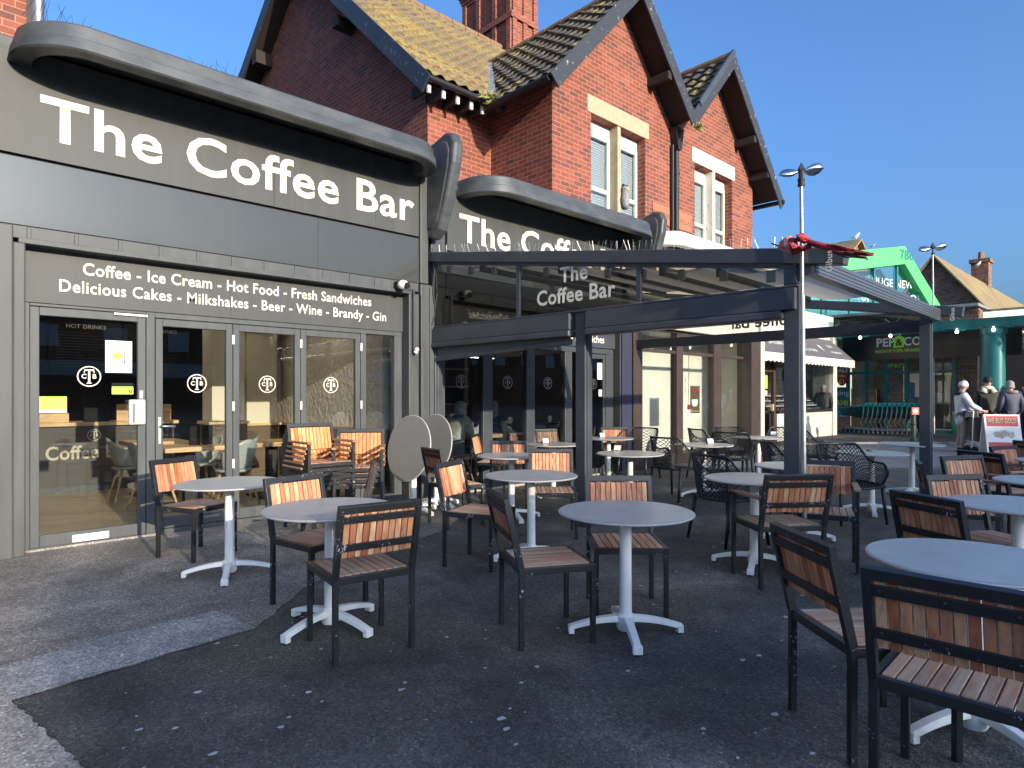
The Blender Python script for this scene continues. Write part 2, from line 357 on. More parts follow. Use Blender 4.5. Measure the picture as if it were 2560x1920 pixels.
# ------------------------------------------------------------------ ground
def sheet(name, poly, z, mat, jag=.02, step=.06, label=None):
    pts = []
    for i, p in enumerate(poly):
        q = poly[(i+1) % len(poly)]; d = math.hypot(q[0]-p[0], q[1]-p[1]); n = max(1, min(240, int(d/step)))
        for k in range(n):
            f = k/n; j = jag if 0 < k else 0
            pts.append((p[0]+(q[0]-p[0])*f+random.uniform(-j, j), p[1]+(q[1]-p[1])*f+random.uniform(-j, j), z))
    m = MB(); m.add(pts, [tuple(range(len(pts)))]); return tag(m.build(name, mat), kind='structure')
g = MB(); g.add([(-500, -500, 0), (600, -500, 0), (600, 600, 0), (-500, 600, 0)], [(0, 1, 2, 3)]); tag(g.build('ground', M['asph']), kind='structure')
def gp(u, v): p = onZ(u, v); return (p.x, p.y)
# older, paler tarmac along the shop fronts, then a patch strip and a concrete footway
tp = [gp(-60, 1760), gp(35, 1752), gp(640, 1572), gp(760, 1470), gp(900, 1400), gp(1100, 1330), gp(1200, 1262)]
sheet('pavement', tp+[(6.2, 7.25), (-6, 7.25), (-6, 2.5)], .004, M['tarmac'], .012)
sheet('pavement_patch', [gp(-80, 1690), gp(0, 1669), gp(300, 1586), gp(540, 1529), gp(638, 1572), gp(35, 1752)]+[gp(-50, 1770)], .008, M['patch'], .008, .08)
sheet('footway', [gp(-8, 1722), gp(95, 1815), gp(200, 1921), gp(330, 2100), (.9, -3), (-6, -3), (-6, 4.3)], .012, M['conc'], .010, .03)
def paving():
    m, t, b = nt('block_paving'); p = coord(t, 'World')
    bt = N(t, 'ShaderNodeTexBrick'); bt.inputs['Scale'].default_value = 1; bt.inputs['Brick Width'].default_value = .42; bt.inputs['Row Height'].default_value = .42; bt.inputs['Mortar Size'].default_value = .006
    bt.inputs['Color1'].default_value = (.17, .165, .16, 1); bt.inputs['Color2'].default_value = (.22, .215, .205, 1); bt.inputs['Mortar'].default_value = (.09, .085, .08, 1); L(t, p, bt.inputs[0])
    L(t, mixc(t, .5, bt.outputs['Color'], ramp(t, noise(t, p, .8, 5), [(.3, (.6, .6, .6)), (.7, (1.3, 1.3, 1.3))]), 'MULTIPLY'), b.inputs['Base Color']); b.inputs['Roughness'].default_value = .8; return m
M['paving'] = paving(); M['pavdark'] = asphalt('worn_brick_paving', (.06, .052, .046), (.085, .074, .066), (.11, .098, .09), .85)
sheet('plaza_paving', [(11.0, 7.3), (11.6, 6.2), (12.8, 4.9), (13.7, 4.2), (15.3, 2.6), (17, 0), (20, -8), (23.2, -8), (22.4, 2), (21.8, 5), (20, 6.6), (18, 7.6), (15, 8.2), (12, 8.2)], .004, M['paving'], .01, .5)
k = MB(); kp = [(18.4, 7.6), (20.3, 6.4), (21.9, 5.0), (22.6, 2), (23.4, -8)]
for a, b in zip(kp, kp[1:]): k.beam((a[0], a[1], .03), (b[0], b[1], .03), .14, .06)
tag(k.build('kerb', M['conc']), kind='structure')
sheet('shop_forecourt', [(18.5, 7.65), (20.4, 6.5), (22.05, 5.05), (22.75, 2), (23.6, -8), (60, -8), (60, 12), (18.5, 12)], .008, M['pavdark'], .0, 1)
# flattened gum, crumbs and bits of paper
m = MB()
for i in range(340):
    d = random.uniform(2.2, 9); a = random.uniform(-.62, .62); c = (FW*d+RT*d*a); r = random.choice([.005, .006, .007, .009, .011, .014, .018])*random.uniform(.6, 1.2)
    n = 7; m.add([(c.x+r*random.uniform(.5, 1.1)*math.cos(2*math.pi*q/n)*1.3, c.y+r*random.uniform(.5, 1.1)*math.sin(2*math.pi*q/n), .0145) for q in range(n)], [tuple(range(n))])
M['gum'] = plain('trodden_gum', (.60, .58, .55), .8, col2=(.26, .25, .24), scale=3)
tag(m.build('gum_litter', M['gum']), 'pale specks of trodden gum and paper scattered over the dark asphalt', 'litter', kind='stuff')
# ------------------------------------------------------------------ cafe furniture
def rot2(p, a): return Vector((p[0]*math.cos(a)-p[1]*math.sin(a), p[0]*math.sin(a)+p[1]*math.cos(a), 0))
def make_slat_chair(arms, bm='slat_back', name='slatted_chair'):
    hw = .235 if not arms else .262
    t = thing(name, (0, 0, 0), None, None)
    q = .029
    def by(z): return -.222-(z-.45)/.39*.088
    for sx in (-1, 1):
        m = MB(); m.beam((sx*(hw-.015), -.222, 0), (sx*(hw-.015), -.222, .452), q, q, (0, 1, 0)); m.build('leg', M['blackmetal'], t, bevel=.003)
        m = MB(); m.beam((sx*(hw-.015), .205, 0), (sx*(hw-.015), .205, .655 if arms else .425), q, q, (0, 1, 0)); m.build('leg', M['blackmetal'], t, bevel=.003)
    m = MB(); zt = .842
    for sx in (-1, 1): m.beam((sx*(hw-.015), by(.453), .453), (sx*(hw-.015), by(zt-.03), zt-.03), q, .036, (0, 1, 0))
    m.beam((-hw, by(zt-.014), zt-.014), (hw, by(zt-.014), zt-.014), .030, .040, (0, -.088, .39))
    for z in (.772, .622): m.beam((-hw+.03, by(z)-.012, z), (hw-.03, by(z)-.012, z), .010, .040, (0, -.088, .39))
    for z in (.772, .622):
        for x in (-hw*.78, 0, hw*.78): m.ball((x, by(z)-.017, z), .007, .004, .007, 8, 5)
    m.build('back_frame', M['blackmetal'], t, bevel=.003)
    m = MB(); n = 11; x0 = -hw+.034; pw = (2*hw-.068)/n
    for i in range(n):
        xa = x0+i*pw; j = random.uniform(-.002, .002)
        m.beam((xa+pw/2, by(.567)+.004, .567+j), (xa+pw/2, by(.802)+.004, .802), pw-.0045, .016, (0, 1, .2))
    m.build('backrest', M[bm], t, bevel=.002, seg=1)
    m = MB()
    for (p, s) in (((-hw, -.222, .437), (-hw, .222, .437)), ((hw, -.222, .437), (hw, .222, .437))):
        sg = 1 if p[0] < 0 else -1
        m.beam((p[0]+sg*.013, p[1], p[2]), (s[0]+sg*.013, s[1], s[2]), .026, .040)
    m.beam((-hw+.027, .209, .437), (hw-.027, .209, .437), .026, .040); m.beam((-hw+.027, -.218, .437), (hw-.027, -.218, .437), .026, .040)
    m.build('seat_frame', M['blackmetal'], t, bevel=.003)
    m = MB(); n = 9; x0 = -hw+.030; pw = (2*hw-.060)/n
    for i in range(n): m.box(x0+i*pw+.003, x0+(i+1)*pw-.003, -.200, .192, .440, .461+random.uniform(-.001, .001))
    m.build('seat', M['slat_seat'], t, bevel=.002, seg=1)
    if arms:
        for sx in (-1, 1):
            m = MB(); m.box(sx*(hw-.012)-.026, sx*(hw-.012)+.026, -.238, .232, .655, .677); m.build('armrest', M['arm_wood'], t, bevel=.006)
    return t
PROTO = {'chair': make_slat_chair(False), 'arm': make_slat_chair(True, name='slatted_armchair'), 'stack': make_slat_chair(True, 'slat_orange', name='slatted_armchair')}
USED = set()
def inst(key, loc, rz, label, cat, group):
    o = PROTO[key]
    if key in USED: o = copy_tree(o)
    USED.add(key); o.location = loc; o.rotation_euler = (0, 0, rz); return tag(o, label, cat, group)
def chair_at(key, side, l, r, label, group, z=.842, base=0):
    Lw, Rw = onZ(l[0], l[1], z+base), onZ(r[0], r[1], z+base)
    X = (Lw-Rw) if side == 'F' else (Rw-Lw); a = math.atan2(X.y, X.x); mid = (Lw+Rw)/2
    p = mid-rot2((0, -.31), a); return inst(key, (p.x, p.y, base), a, label, 'chair', group)
G1, G2 = 'black framed slatted wood chairs', 'slatted wood armchairs'
for key, side, l, r, lab in [
    ('chair','F',(370,1153.6),(491.6,1141),'slatted chair at the sunlit table in front of the glass door'),
    ('chair','F',(662,1199),(801,1183),'slatted chair behind the middle left table, front of backrest to us'),
    ('chair','B',(855,1269.6),(1045,1250),'slatted chair with its back to us before the middle left table'),
    ('chair','F',(1089,1161),(1152,1149),'slatted chair turned right with a chipped white seat edge, beside the upright table tops'),
    ('chair','B',(1055.5,1119),(1101,1126.4),'dark backed slatted chair just in front of the upright table tops'),
    ('chair','B',(1218.4,1221),(1266.4,1250.7),'slatted chair seen from its back edge, left of the centre table'),
    ('chair','F',(1464,1191),(1625,1191),'slatted chair facing us behind the round table in the centre'),
    ('chair','F',(1321,1123.5),(1432,1123.5),'slatted chair facing us just left of the middle pergola post'),
    ('chair','F',(1168,1089.7),(1202,1083),'pinkish slatted chair turned right below the seated white haired woman'),
    ('chair','F',(1231,1103),(1312,1103),'orange slatted chair with a white mark on its top corner'),
    ('chair','F',(1272.7,1077),(1341.4,1077),'small slatted chair against the dark cafe glazing, left of a pale one'),
    ('chair','F',(1340.5,1073.5),(1387.5,1072.5),'pale pink slatted chair turned sideways against the dark glazing'),
    ('chair','F',(1502,1068.7),(1567,1068.7),'slatted chair behind the far small table right of the middle post'),
    ('arm','B',(1917.7,1189.3),(2077.6,1186.8),'slatted armchair with its back to us under the pergola corner'),
    ('arm','F',(1984.6,1149.5),(2125.7,1155),'slatted armchair facing left in front of the pergola corner post'),
    ('chair','B',(1930.5,1307.5),(2081,1369),'large slatted chair seen from behind at the left of the near right table'),
    ('chair','B',(2187.4,1423.6),(2560,1487),'nearest slatted chair, cut off by the lower right corner'),
    ('chair','B',(2240,1227.6),(2388.3,1253.6),'slatted chair seen from behind at the second table on the right edge'),
    ('chair','F',(2316.7,1190),(2444.7,1186.3),'pale bleached slatted chair facing us right of the far pergola post'),
    ('chair','B',(2288,1146),(2308,1166),'slatted chair seen edge on, left of the pale bleached chair'),
    ('arm','F',(2360,1142),(2445.4,1138.6),'striped slatted armchair directly behind the pale bleached chair'),
    ('arm','B',(2401.7,1126),(2499,1135.7),'dark backed slatted armchair below the gold sign board'),
    ('arm','F',(2470,1118.3),(2543.8,1113.6),'slatted armchair touching the foot of the gold sign board'),
    ('chair','B',(2533,1101),(2610,1108),'dark chair cut by the right edge beside the gold sign board'),
    ('chair','F',(934,1143),(943,1160),'slatted chair seen edge on in front of the shorter chair stack')]:
    chair_at(key, side, l, r, lab, G1 if key == 'chair' else G2)
def stack(n, l, r, words, dz):
    top = .842+dz*(n-1)
    Lw, Rw = onZ(l[0], l[1], top), onZ(r[0], r[1], top); X = Lw-Rw; a = math.atan2(X.y, X.x); mid = (Lw+Rw)/2
    p = mid-rot2((0, -.31), a)
    for k in range(n):
        q = p-rot2((0, .030*(n-1-k)), a)
        inst('stack', (q.x, q.y, dz*k), a, '%s armchair of the %s beside the folding glass doors' % (ORD[n][k], words), 'chair', 'armchairs stacked by the glass doors')
ORD = {6: ['lowest', 'second lowest', 'third lowest', 'third highest', 'second highest', 'topmost'], 4: ['lowest', 'second lowest', 'second highest', 'topmost']}
stack(6, (726, 1061), (820.6, 1058), 'taller left stack', .053); stack(4, (863.6, 1073.7), (941, 1073), 'shorter right stack', .063)
# ---- round tables
def arc_leg(a, hub=.045, reach=.335):
    m = MB(); c, s = math.cos(a), math.sin(a); rings = []
    for i in range(9):
        f = i/8; r = hub+(reach-hub)*f; z = .098-.052*f**1.8; w = .030-.004*f; h = .036-.008*f
        rings.append([(r*c-w*s*k, r*s+w*c*k, z+h/2*j) for k, j in ((-1, -1), (1, -1), (.75, 1), (-.75, 1))])
    m.loft(rings)
    r0, r1 = reach-.028, reach+.006; w = .027
    m.loft([[(r*c-w*s*k, r*s+w*c*k, z) for r, k in ((r0, -1), (r0, 1), (r1, 1), (r1, -1))] for z in (.012, .058)])
    return m, (r1+r0)/2*c, (r1+r0)/2*s
def make_table(tilt=False):
    t = thing('round_table', (0, 0, 0), None, None)
    m = MB(); m.lathe([(.02, .716), (.385, .716), (.397, .720), (.400, .726), (.397, .731), (.388, .733)], n=72, caps=True); top = m
    m2 = MB(); m2.add([(.389*math.cos(2*math.pi*k/72), .389*math.sin(2*math.pi*k/72), .7338) for k in range(72)], [tuple(range(72))])
    br = MB(); br.box(-.10, .10, -.045, .045, .690, .7155)
    if tilt:
        Mx = Matrix.Translation((.05, 0, .785)) @ Matrix.Rotation(R(80), 4, 'Y') @ Matrix.Translation((0, 0, -.70)) @ Matrix.Translation((-.0, 0, 0))
        for q in (m, m2, br): q.xf(Mx)
    a = m.build('tabletop', M['rim'], t, smooth=40); m2.build('top_surface', M['topplain'] if tilt else M['top'], a); br.build('bracket', M['black'], t, bevel=.006)
    m = MB(); m.lathe([(.037, .085), (.0345, .695)], n=20); m.build('column', M['wmetal'], t, smooth=40)
    m = MB(); m.lathe([(.046, .030), (.055, .045), (.055, .112), (.040, .128)], n=20); m.build('hub', M['wmetal'], t, smooth=40)
    for k in range(4):
        m, fx, fy = arc_leg(k*math.pi/2); lg = m.build('leg', M['wmetal'], t, bevel=.004, smooth=50)
        f = MB(); f.lathe([(.013, 0), (.015, .004), (.015, .013)], (fx, fy, 0), 10); f.build('foot', M['black'], lg)
    return t
M['topplain'] = plain('woven_grey_top', (.23, .22, .20), .55, col2=(.29, .28, .255), scale=90, space='Object', bmp=.3, bscale=220, bdist=.001); PROTO['table'] = make_table(); PROTO['tilt'] = make_table(True)
GT = 'round grey cafe tables on white pedestals'
TB = {}
def table(k, c, lab, tip=None, z=.733):
    p = onZ(c[0], c[1], z)
    a = random.uniform(0, 1.5)
    if tip: q = onZ(tip[0], tip[1], .02)-p; a = math.atan2(q.y, q.x)
    TB[k] = p; inst('table', (p.x, p.y, 0), a, lab, 'table', GT)
for k, c, lab, tip in [
    (1, (574, 1206), 'round table lit by the sun in front of the glass doors', (563.6, 1456)),
    (2, (826, 1269), 'round table in shade between two slatted chairs, left of centre', (920, 1588)),
    (3, (1564, 1277), 'round table alone in the centre foreground with a clear white base', (1600, 1643)),
    (4, (1279, 1138), 'round table before the orange slatted chair near the cafe glazing', None),
    (5, (1328, 1187), 'round table just left of the middle pergola post', (1202, 1300)),
    (6, (1383, 1110), 'round table with menu card, half hidden behind the middle post', None),
    (7, (1521, 1095), 'farthest left round table right of the middle post, with menu card', None),
    (8, (1575, 1133), 'round table with white menu card and a net armchair at its right', None),
    (9, (1759, 1111), 'round table with menu card among net chairs in front of the vacant shop', (1818, 1259)),
    (10, (1896, 1093), 'farthest round table under the pergola, with menu card', None),
    (11, (1994, 1164), 'round table with glass ashtray partly behind the pergola corner post', None),
    (12, (1886, 1195), 'round table in front of the slatted armchair under the pergola', (1870, 1449)),
    (13, (2179, 1131), 'round table with ashtray just right of the pergola corner post', (2200, 1310)),
    (14, (2280, 1110), 'empty round table outside the pergola towards the trolleys', (2222, 1250)),
    (15, (2545, 1260), 'round table cut by the right edge behind the nearest one', None),
    (16, (2434, 1397), 'nearest round table at the lower right between two chairs', (2230, 1856)),
    (17, (2636, 1203), 'round table corner beyond the pale bleached chair at the right edge', None),
    (18, (2655, 1152), 'farthest round table corner at the right edge by the sign board', None)]: table(k, c, lab, tip)
for (u, v), a, lab in [((1034, 1284), R(184), 'table with its round top tipped upright, front one of the pair'), ((1092, 1268), R(180), 'table with its round top tipped upright, rear one of the pair')]:
    p = onZ(u, v); inst('tilt', (p.x, p.y, 0), a, lab, 'table', 'tables with tops tipped upright')
# ---- menu cards and ashtrays
def make_card():
    t = thing('menu_card', (0, 0, 0), None, None); m = MB()
    m.add([(-.05, -.03, 0), (.05, -.03, 0), (.05, 0, .075), (-.05, 0, .075), (-.05, .03, 0), (.05, .03, 0), (-.05, -.028, 0), (.05, -.028, 0), (.05, 0, .0735), (-.05, 0, .0735), (-.05, .028, 0), (.05, .028, 0)],
          [(0, 1, 2, 3), (3, 2, 5, 4), (6, 9, 8, 7), (9, 10, 11, 8)])
    m.build('folded_card', M['black'], t)
    m = MB(); m.add([(-.044, -.0286, .0075), (.044, -.0286, .0075), (.044, -.004, .069), (-.044, -.004, .069)], [(0, 1, 2, 3)]); m.build('printed_face', M['wpaint'], t)
    return t
PROTO['card'] = make_card()
for k, (u, v), a, lab in [(6, (1363, 1108), 20, 'folded menu card on the table half hidden by the middle post'), (7, (1505, 1093), 20, 'folded menu card on the farthest left table'), (8, (1545, 1127), -30, 'white folded menu card on the table beside the net armchair'),
                          (9, (1775, 1109), 10, 'folded menu card on the table before the vacant shop'), (10, (1934, 1089), -25, 'folded menu card on the farthest pergola table')]:
    p = onZ(u, v, .735); inst('card', (p.x, p.y, .735), YAW-R(90)+R(a), lab, 'menu card', 'small folded menu cards')
def make_ash():
    t = thing('ashtray', (0, 0, 0), None, None); m = MB(); m.lathe([(.045, 0), (.055, .028), (.047, .028), (.040, .008), (.002, .008)], n=20, caps=True); m.build('bowl', M['glassash'], t, smooth=40)
    m = MB(); m.lathe([(.036, .0085), (.001, .012)], n=12, caps=False); m.build('ash', M['conc'], t); return t
M['glassash'] = plain('smoky_glass', (.25, .24, .22), .12)
PROTO['ash'] = make_ash()
for (u, v), lab in [((2177, 1128), 'glass ashtray on the table right of the pergola corner post'), ((1975, 1153), 'glass ashtray on the table partly behind the corner post')]:
    p = onZ(u, v, .735); inst('ash', (p.x, p.y, .735), 0, lab, 'ashtray', 'glass ashtrays')
# ---- black net armchairs
def make_net():
    t = thing('net_armchair', (0, 0, 0), None, None)
    def shell(s, h):                    # s -1..1 round the back, h 0..1 upward
        ta = s*1.42
        if abs(ta) <= math.pi/2*.93: pass
        f = abs(s)
        if f < .62:
            b = s/.62*math.pi/2; e = .62
            x = .285*math.copysign(abs(math.sin(b))**e, b); y = -.02-.235*abs(math.cos(b))**e
        else: x = math.copysign(.285, s); y = -.02+(f-.62)/.38*.25
        top = .845 if f < .30 else (.845-(.185)*(lambda q: q*q*(3-2*q))(min(1, (f-.30)/.36)))
        if f > .86: top -= .10*((f-.86)/.14)**2
        z = .43+(top-.43)*h
        k = 1-min(1, f/.66); y -= .075*h*k; x *= 1+.03*h-.12*(1-h)
        if f > .62: y -= .04*(1-h)
        return Vector((x, y, z))
    def lattice(fn, nu, nv, name, mirror=False):
        vs = {}; m = MB(); lst = []; fs = []
        def vid(i, j):
            if (i, j) not in vs: vs[(i, j)] = len(lst); lst.append(fn(i/nu, j/nv))
            return vs[(i, j)]
        for i in range(nu+1):
            for j in range(nv+1):
                if (i+j) % 2: continue
                if 0 < i < nu and 0 < j < nv: pass
                q = [(i, j), (i+1, j-1), (i+2, j), (i+1, j+1)]
                q = [(a, b) for a, b in q if 0 <= a <= nu and 0 <= b <= nv]
                if len(q) >= 3: fs.append([vid(a, b) for a, b in q])
        m.add(lst, fs); o = m.build(name, M['net'])
        wf = o.modifiers.new('w', 'WIREFRAME'); wf.thickness = .0125; wf.use_even_offset = False; wf.use_boundary = True
        me = mesh_of(o); me.name = name; return link(me, name, t)
    lattice(lambda a, b: shell(a*2-1, b), 60, 16, 'backrest')
    def seat(a, b):
        x = (a-.5)*.52; y = -.235+b*.46; return Vector((x*(1-.1*(1-b)), y, .425-.03*math.sin(math.pi*a)*math.sin(math.pi*min(1, b*1.1))-.02*b**4))
    lattice(seat, 26, 20, 'seat')
    m = MB(); m.tube([shell(-1+2*i/60, 1)+Vector((0, 0, .004)) for i in range(61)], .013, 8)
    m.tube([shell(-1, 1-i/8)+Vector((0, .003, 0)) for i in range(9)], .013, 8); m.tube([shell(1, 1-i/8)+Vector((0, .003, 0)) for i in range(9)], .013, 8)
    m.tube([(-.262, .225, .42), (-.13, .232, .402), (0, .234, .396), (.13, .232, .402), (.262, .225, .42)], .014, 8)
    m.tube([shell(-1+2*i/40, 0) for i in range(41)], .014, 8); m.build('rim', M['net'], t, smooth=True)
    for sx in (-1, 1):
        for y0, y1 in ((.19, .235), (-.20, -.275)):
            m = MB(); m.tube([(sx*.245, y0, .44), (sx*.262, (y0+y1)/2, .2), (sx*.275, y1, 0)], [.021, .018, .014], 8); m.build('leg', M['net'], t, smooth=True)
    return t
PROTO['net'] = make_net()
for (u, v), al, lab in [((1690, 1246), 125, 'black net armchair right of the table with the white menu card'), ((1595, 1196), -40, 'black net armchair standing behind the white menu card table'),
    ((1772, 1197), 100, 'black net armchair with bluish rim in front of the framed poster'), ((1832, 1214), 150, 'black net armchair with its back to us at the far pergola table'),
    ((1838, 1192), 8, 'black net armchair facing us behind the far pergola table'), ((1822, 1352), 112, 'nearest black net armchair, left of the slatted armchair'),
    ((1957, 1194), -35, 'black net armchair left of the corner post, net back in the light'), ((1972, 1276), 80, 'black net armchair close behind the ashtray table, low in front of another'),
    ((2046, 1206), 80, 'black net armchair just right of the corner post, mostly hidden'), ((2125, 1303), 8, 'black net armchair facing us behind the table right of the corner post')]:
    p = onZ(u, v); d = -FW*math.cos(R(al))+RT*math.sin(R(al)); inst('net', (p.x, p.y, 0), math.atan2(d.y, d.x)-R(90), lab, 'chair', 'black net armchairs')
# ------------------------------------------------------------------ coffee bar, left unit
XU, ZU = (1, 0, 0), (0, 0, 1)
M['letterdim'] = plain('dull_lettering', (.40, .36, .28), .6); M['letterdim2'] = plain('etched_lettering', (.22, .22, .22), .5)
def bx(name, mat, root, *boxes, bevel=0, smooth=False):
    m = MB()
    for b in boxes: m.box(*b)
    return m.build(name, mat, root, world=True, bevel=bevel)
def rrect(x0, x1, yw, yf, r, inset, z, n=10):          # open at the wall; rounded front corners
    x0 += inset; x1 -= inset; yf += inset; r = max(.02, r-inset); pts = [(x0, yw, z)]
    for k in range(n+1):
        a = math.pi+math.pi/2*k/n; pts.append((x0+r+r*math.cos(a), yf+r+r*math.sin(a), z))
    for k in range(n+1):
        a = 1.5*math.pi+math.pi/2*k/n; pts.append((x1-r+r*math.cos(a), yf+r+r*math.sin(a), z))
    pts.append((x1, yw, z)); return pts
def canopy(root, x0, x1, yw, yf, z0, h, mat, r=.55):
    m = MB(); m.loft([rrect(x0, x1, yw, yf, r, i, z) for i, z in ((.34, z0+h*.8), (.20, z0+h*.75), (.17, z0+.012), (.155, z0), (.015, z0), (0, z0+.015), (.012, z0+h*.42), (.03, z0+h*.47), (.045, z0+h*.92), (.065, z0+h))], caps=True)
    return m.build('canopy', mat, root, world=True, smooth=28)
def fin(root, x, dz=0, mat=None):
    poly = [(7.12, 4.72), (6.62, 4.84), (6.48, 4.80), (6.42, 4.66), (6.45, 4.42), (6.55, 4.10), (6.66, 3.80), (6.75, 3.60), (6.90, 3.50), (7.06, 3.54), (7.12, 3.60)]
    m = MB(); m.prism([(y, z+dz) for y, z in poly], 0, x-.085, x+.085); o = m.build('fin', mat or M['canopy'], root, world=True, bevel=.05, seg=4)
    c = Vector((6.85, 4.2+dz)); q = [(c.x+(y-c.x)*.78, c.y+(z+dz-c.y)*.84) for y, z in poly]
    m = MB(); m.prism(q, 0, x-.098, x-.02); m.build('fin_panel', mat or M['canopy'], o, world=True, bevel=.03, seg=3); return o
def logo(root, c, r, xd=XU, mat=None):                # ring with T and the letters C, B
    mt = mat or M['white']; xd = Vector(xd); up = Vector(ZU); nr = xd.cross(up); c = Vector(c)+nr*.004; m = MB()
    def ring(r0, r1):
        vs = [c+xd*q*math.cos(2*math.pi*k/48)+up*q*math.sin(2*math.pi*k/48) for q in (r0, r1) for k in range(48)]
        m.add(vs, [(k, (k+1) % 48, 48+(k+1) % 48, 48+k) for k in range(48)])
    ring(r*.90, r)
    def pl(ps): m.add([c+xd*a*r+up*b*r for a, b in ps], [tuple(range(len(ps)))])
    pl([(-.09, -.62), (.09, -.62), (.09, .50), (-.09, .50)]); pl([(-.22, -.70), (.22, -.70), (.22, -.62), (-.22, -.62)])
    pl([(-.40, .54), (.40, .54), (.42, .68), (-.42, .68)]); pl([(-.42, .535), (-.34, .535), (-.38, .36), (-.46, .36)]); pl([(.42, .535), (.46, .36), (.38, .36), (.34, .535)])
    o = m.build('logo', mt, root, world=True)
    for s, x in (('C', -.43), ('B', .43)): txt('logo_letter', s, c+xd*x*r-up*.20*r, xd, ZU, mt, o, size=r*.62, off=.02, lift=0)
    return o
def frame_rect(m, x0, x1, z0, z1, y0, y1, w, wb=None, wt=None):
    wb = wb or w; wt = wt or w
    m.box(x0, x0+w, y0, y1, z0, z1); m.box(x1-w, x1, y0, y1, z0, z1); m.box(x0+w, x1-w, y0, y1, z0, z0+wb); m.box(x0+w, x1-w, y0, y1, z1-wt, z1)
cb = thing('coffee_bar', (2.9, 7.2, 0), 'grey painted coffee bar shop unit with big white name and rounded canopy', 'shop')
bx('wall', M['paint'], cb, (.30, .70, 6.98, 7.5, 0, 2.90), (.70, .79, 7.02, 7.5, 0, 2.76), (4.83, 4.99, 7.02, 7.5, 0, 2.76), (4.99, 5.17, 6.985, 7.6, 0, 2.90), (.30, 5.19, 7.16, 7.6, 2.74, 4.60), (4.99, 5.12, 6.99, 7.16, 2.91, 4.45), bevel=.012)
bx('pier_trim', M['frame'], cb, (4.985, 5.03, 6.965, 7.0, 0, 2.75), (5.13, 5.20, 6.965, 7.0, 0, 2.88), bevel=.006)
s_ = bx('name_panel', M['fascia'], cb, (.60, 3.02, 7.03, 7.16, 3.535, 4.46), (3.024, 4.33, 7.03, 7.16, 3.535, 4.46), (4.334, 5.12, 7.031, 7.16, 3.535, 4.46))
txt('lettering', 'The Coffee Bar', (.895, 7.03, 3.705), XU, ZU, M['white'], s_, fit=(4.02, .405), off=.018)
bx('lower_band', M['band'], cb, (.50, 3.55, 7.03, 7.16, 2.915, 3.505), (3.554, 5.12, 7.031, 7.16, 2.915, 3.505))
bx('panel_gap', M['gap'], cb, (.50, 5.12, 7.07, 7.15, 3.50, 3.54))
m = MB(); m.box(.50, 5.0, 7.045, 7.16, 2.80, 2.912); m.box(.74, 4.90, 7.015, 7.16, 2.755, 2.803)
for i in range(12): m.box(.80+i*.352, .832+i*.352, 7.030, 7.05, 2.803, 2.906)
m.build('jointed_strip', M['frame'], cb, world=True, bevel=.004)
lp = bx('menu_panel', M['fascia'], cb, (.79, 2.60, 7.17, 7.26, 2.262, 2.745), (2.603, 4.83, 7.171, 7.26, 2.262, 2.745))
a, b = onY(207, 700, 7.17), onY(928, 760, 7.17)
txt('lettering', 'Coffee - Ice Cream - Hot Food - Fresh Sandwiches', (a.x, 7.17, 2.555), XU, ZU, M['white'], lp, fit=(b.x-a.x, .118), off=.015)
a, b = onY(148, 720, 7.17), onY(965, 800, 7.17)
txt('lettering', 'Delicious Cakes - Milkshakes - Beer - Wine - Brandy - Gin', (a.x, 7.17, 2.345), XU, ZU, M['white'], lp, fit=(b.x-a.x, .150), off=.011)
canopy(cb, .66, 5.06, 7.1, 6.36, 4.31, .245, M['canopy'])
bx('roof', M['zinc'], cb, (-.2, 5.2, 7.3, 13.2, 4.40, 4.52))
fin(cb, .43); fin(cb, 5.19)
# door, folding leaves, fixed light
m = MB(); m.box(.79, .838, 7.19, 7.30, 0, 2.262); m.box(1.782, 1.86, 7.19, 7.30, 0, 2.262); m.box(.838, 1.782, 7.19, 7.30, 2.232, 2.262)
m.box(1.86, 4.83, 7.19, 7.30, 2.205, 2.262); m.box(4.215, 4.29, 7.19, 7.30, .0, 2.205); m.box(4.715, 4.83, 7.19, 7.30, 0, 2.205); m.box(1.86, 4.215, 7.19, 7.32, 0, .05); m.box(4.29, 4.715, 7.19, 7.3, 0, .12)
m.build('shop_frame', M['frame'], cb, world=True, bevel=.005)
bx('threshold', M['conc'], cb, (.80, 1.86, 7.16, 7.32, 0, .022))
m = MB(); frame_rect(m, .840, 1.780, .025, 2.229, 7.205, 7.255, .072, .112, .078); d = m.build('glass_door', M['frame'], cb, world=True, bevel=.006)
bx('pane', M['glass'], d, (.912, 1.708, 7.228, 7.234, .137, 2.151))
bx('closer_arm', M['steel'], d, (1.50, 1.79, 7.18, 7.20, 2.205, 2.225))
bx('letterbox', M['wpaint'], d, (1.16, 1.46, 7.190, 7.21, .035, .105), bevel=.008)
bx('pull_handle', M['wpaint'], d, (1.625, 1.765, 7.150, 7.205, 1.13, 1.375), bevel=.01); bx('handle_slot', M['gap'], d, (1.655, 1.668, 7.146, 7.152, 1.145, 1.34))
bx('lock_plate', M['wpaint'], d, (1.725, 1.752, 7.198, 7.206, 1.39, 1.465))
logo(d, (1.300, 7.226, 1.600), .098)
o = bx('notice', M['wpaint'], d, (1.432, 1.662, 7.220, 7.226, 1.640, 1.955), bevel=.003); tag(o, 'white sheet with a yellow star and fork taped to the door glass')
m = MB(); c0 = Vector((1.535, 7.2185, 1.805)); m.add([c0+Vector((r*math.sin(2*math.pi*k/10+.2), 0, r*math.cos(2*math.pi*k/10+.2))) for k, r in enumerate([.062, .03]*5)], [tuple(range(10))])
m.build('star', M['yellow'], o, world=True)
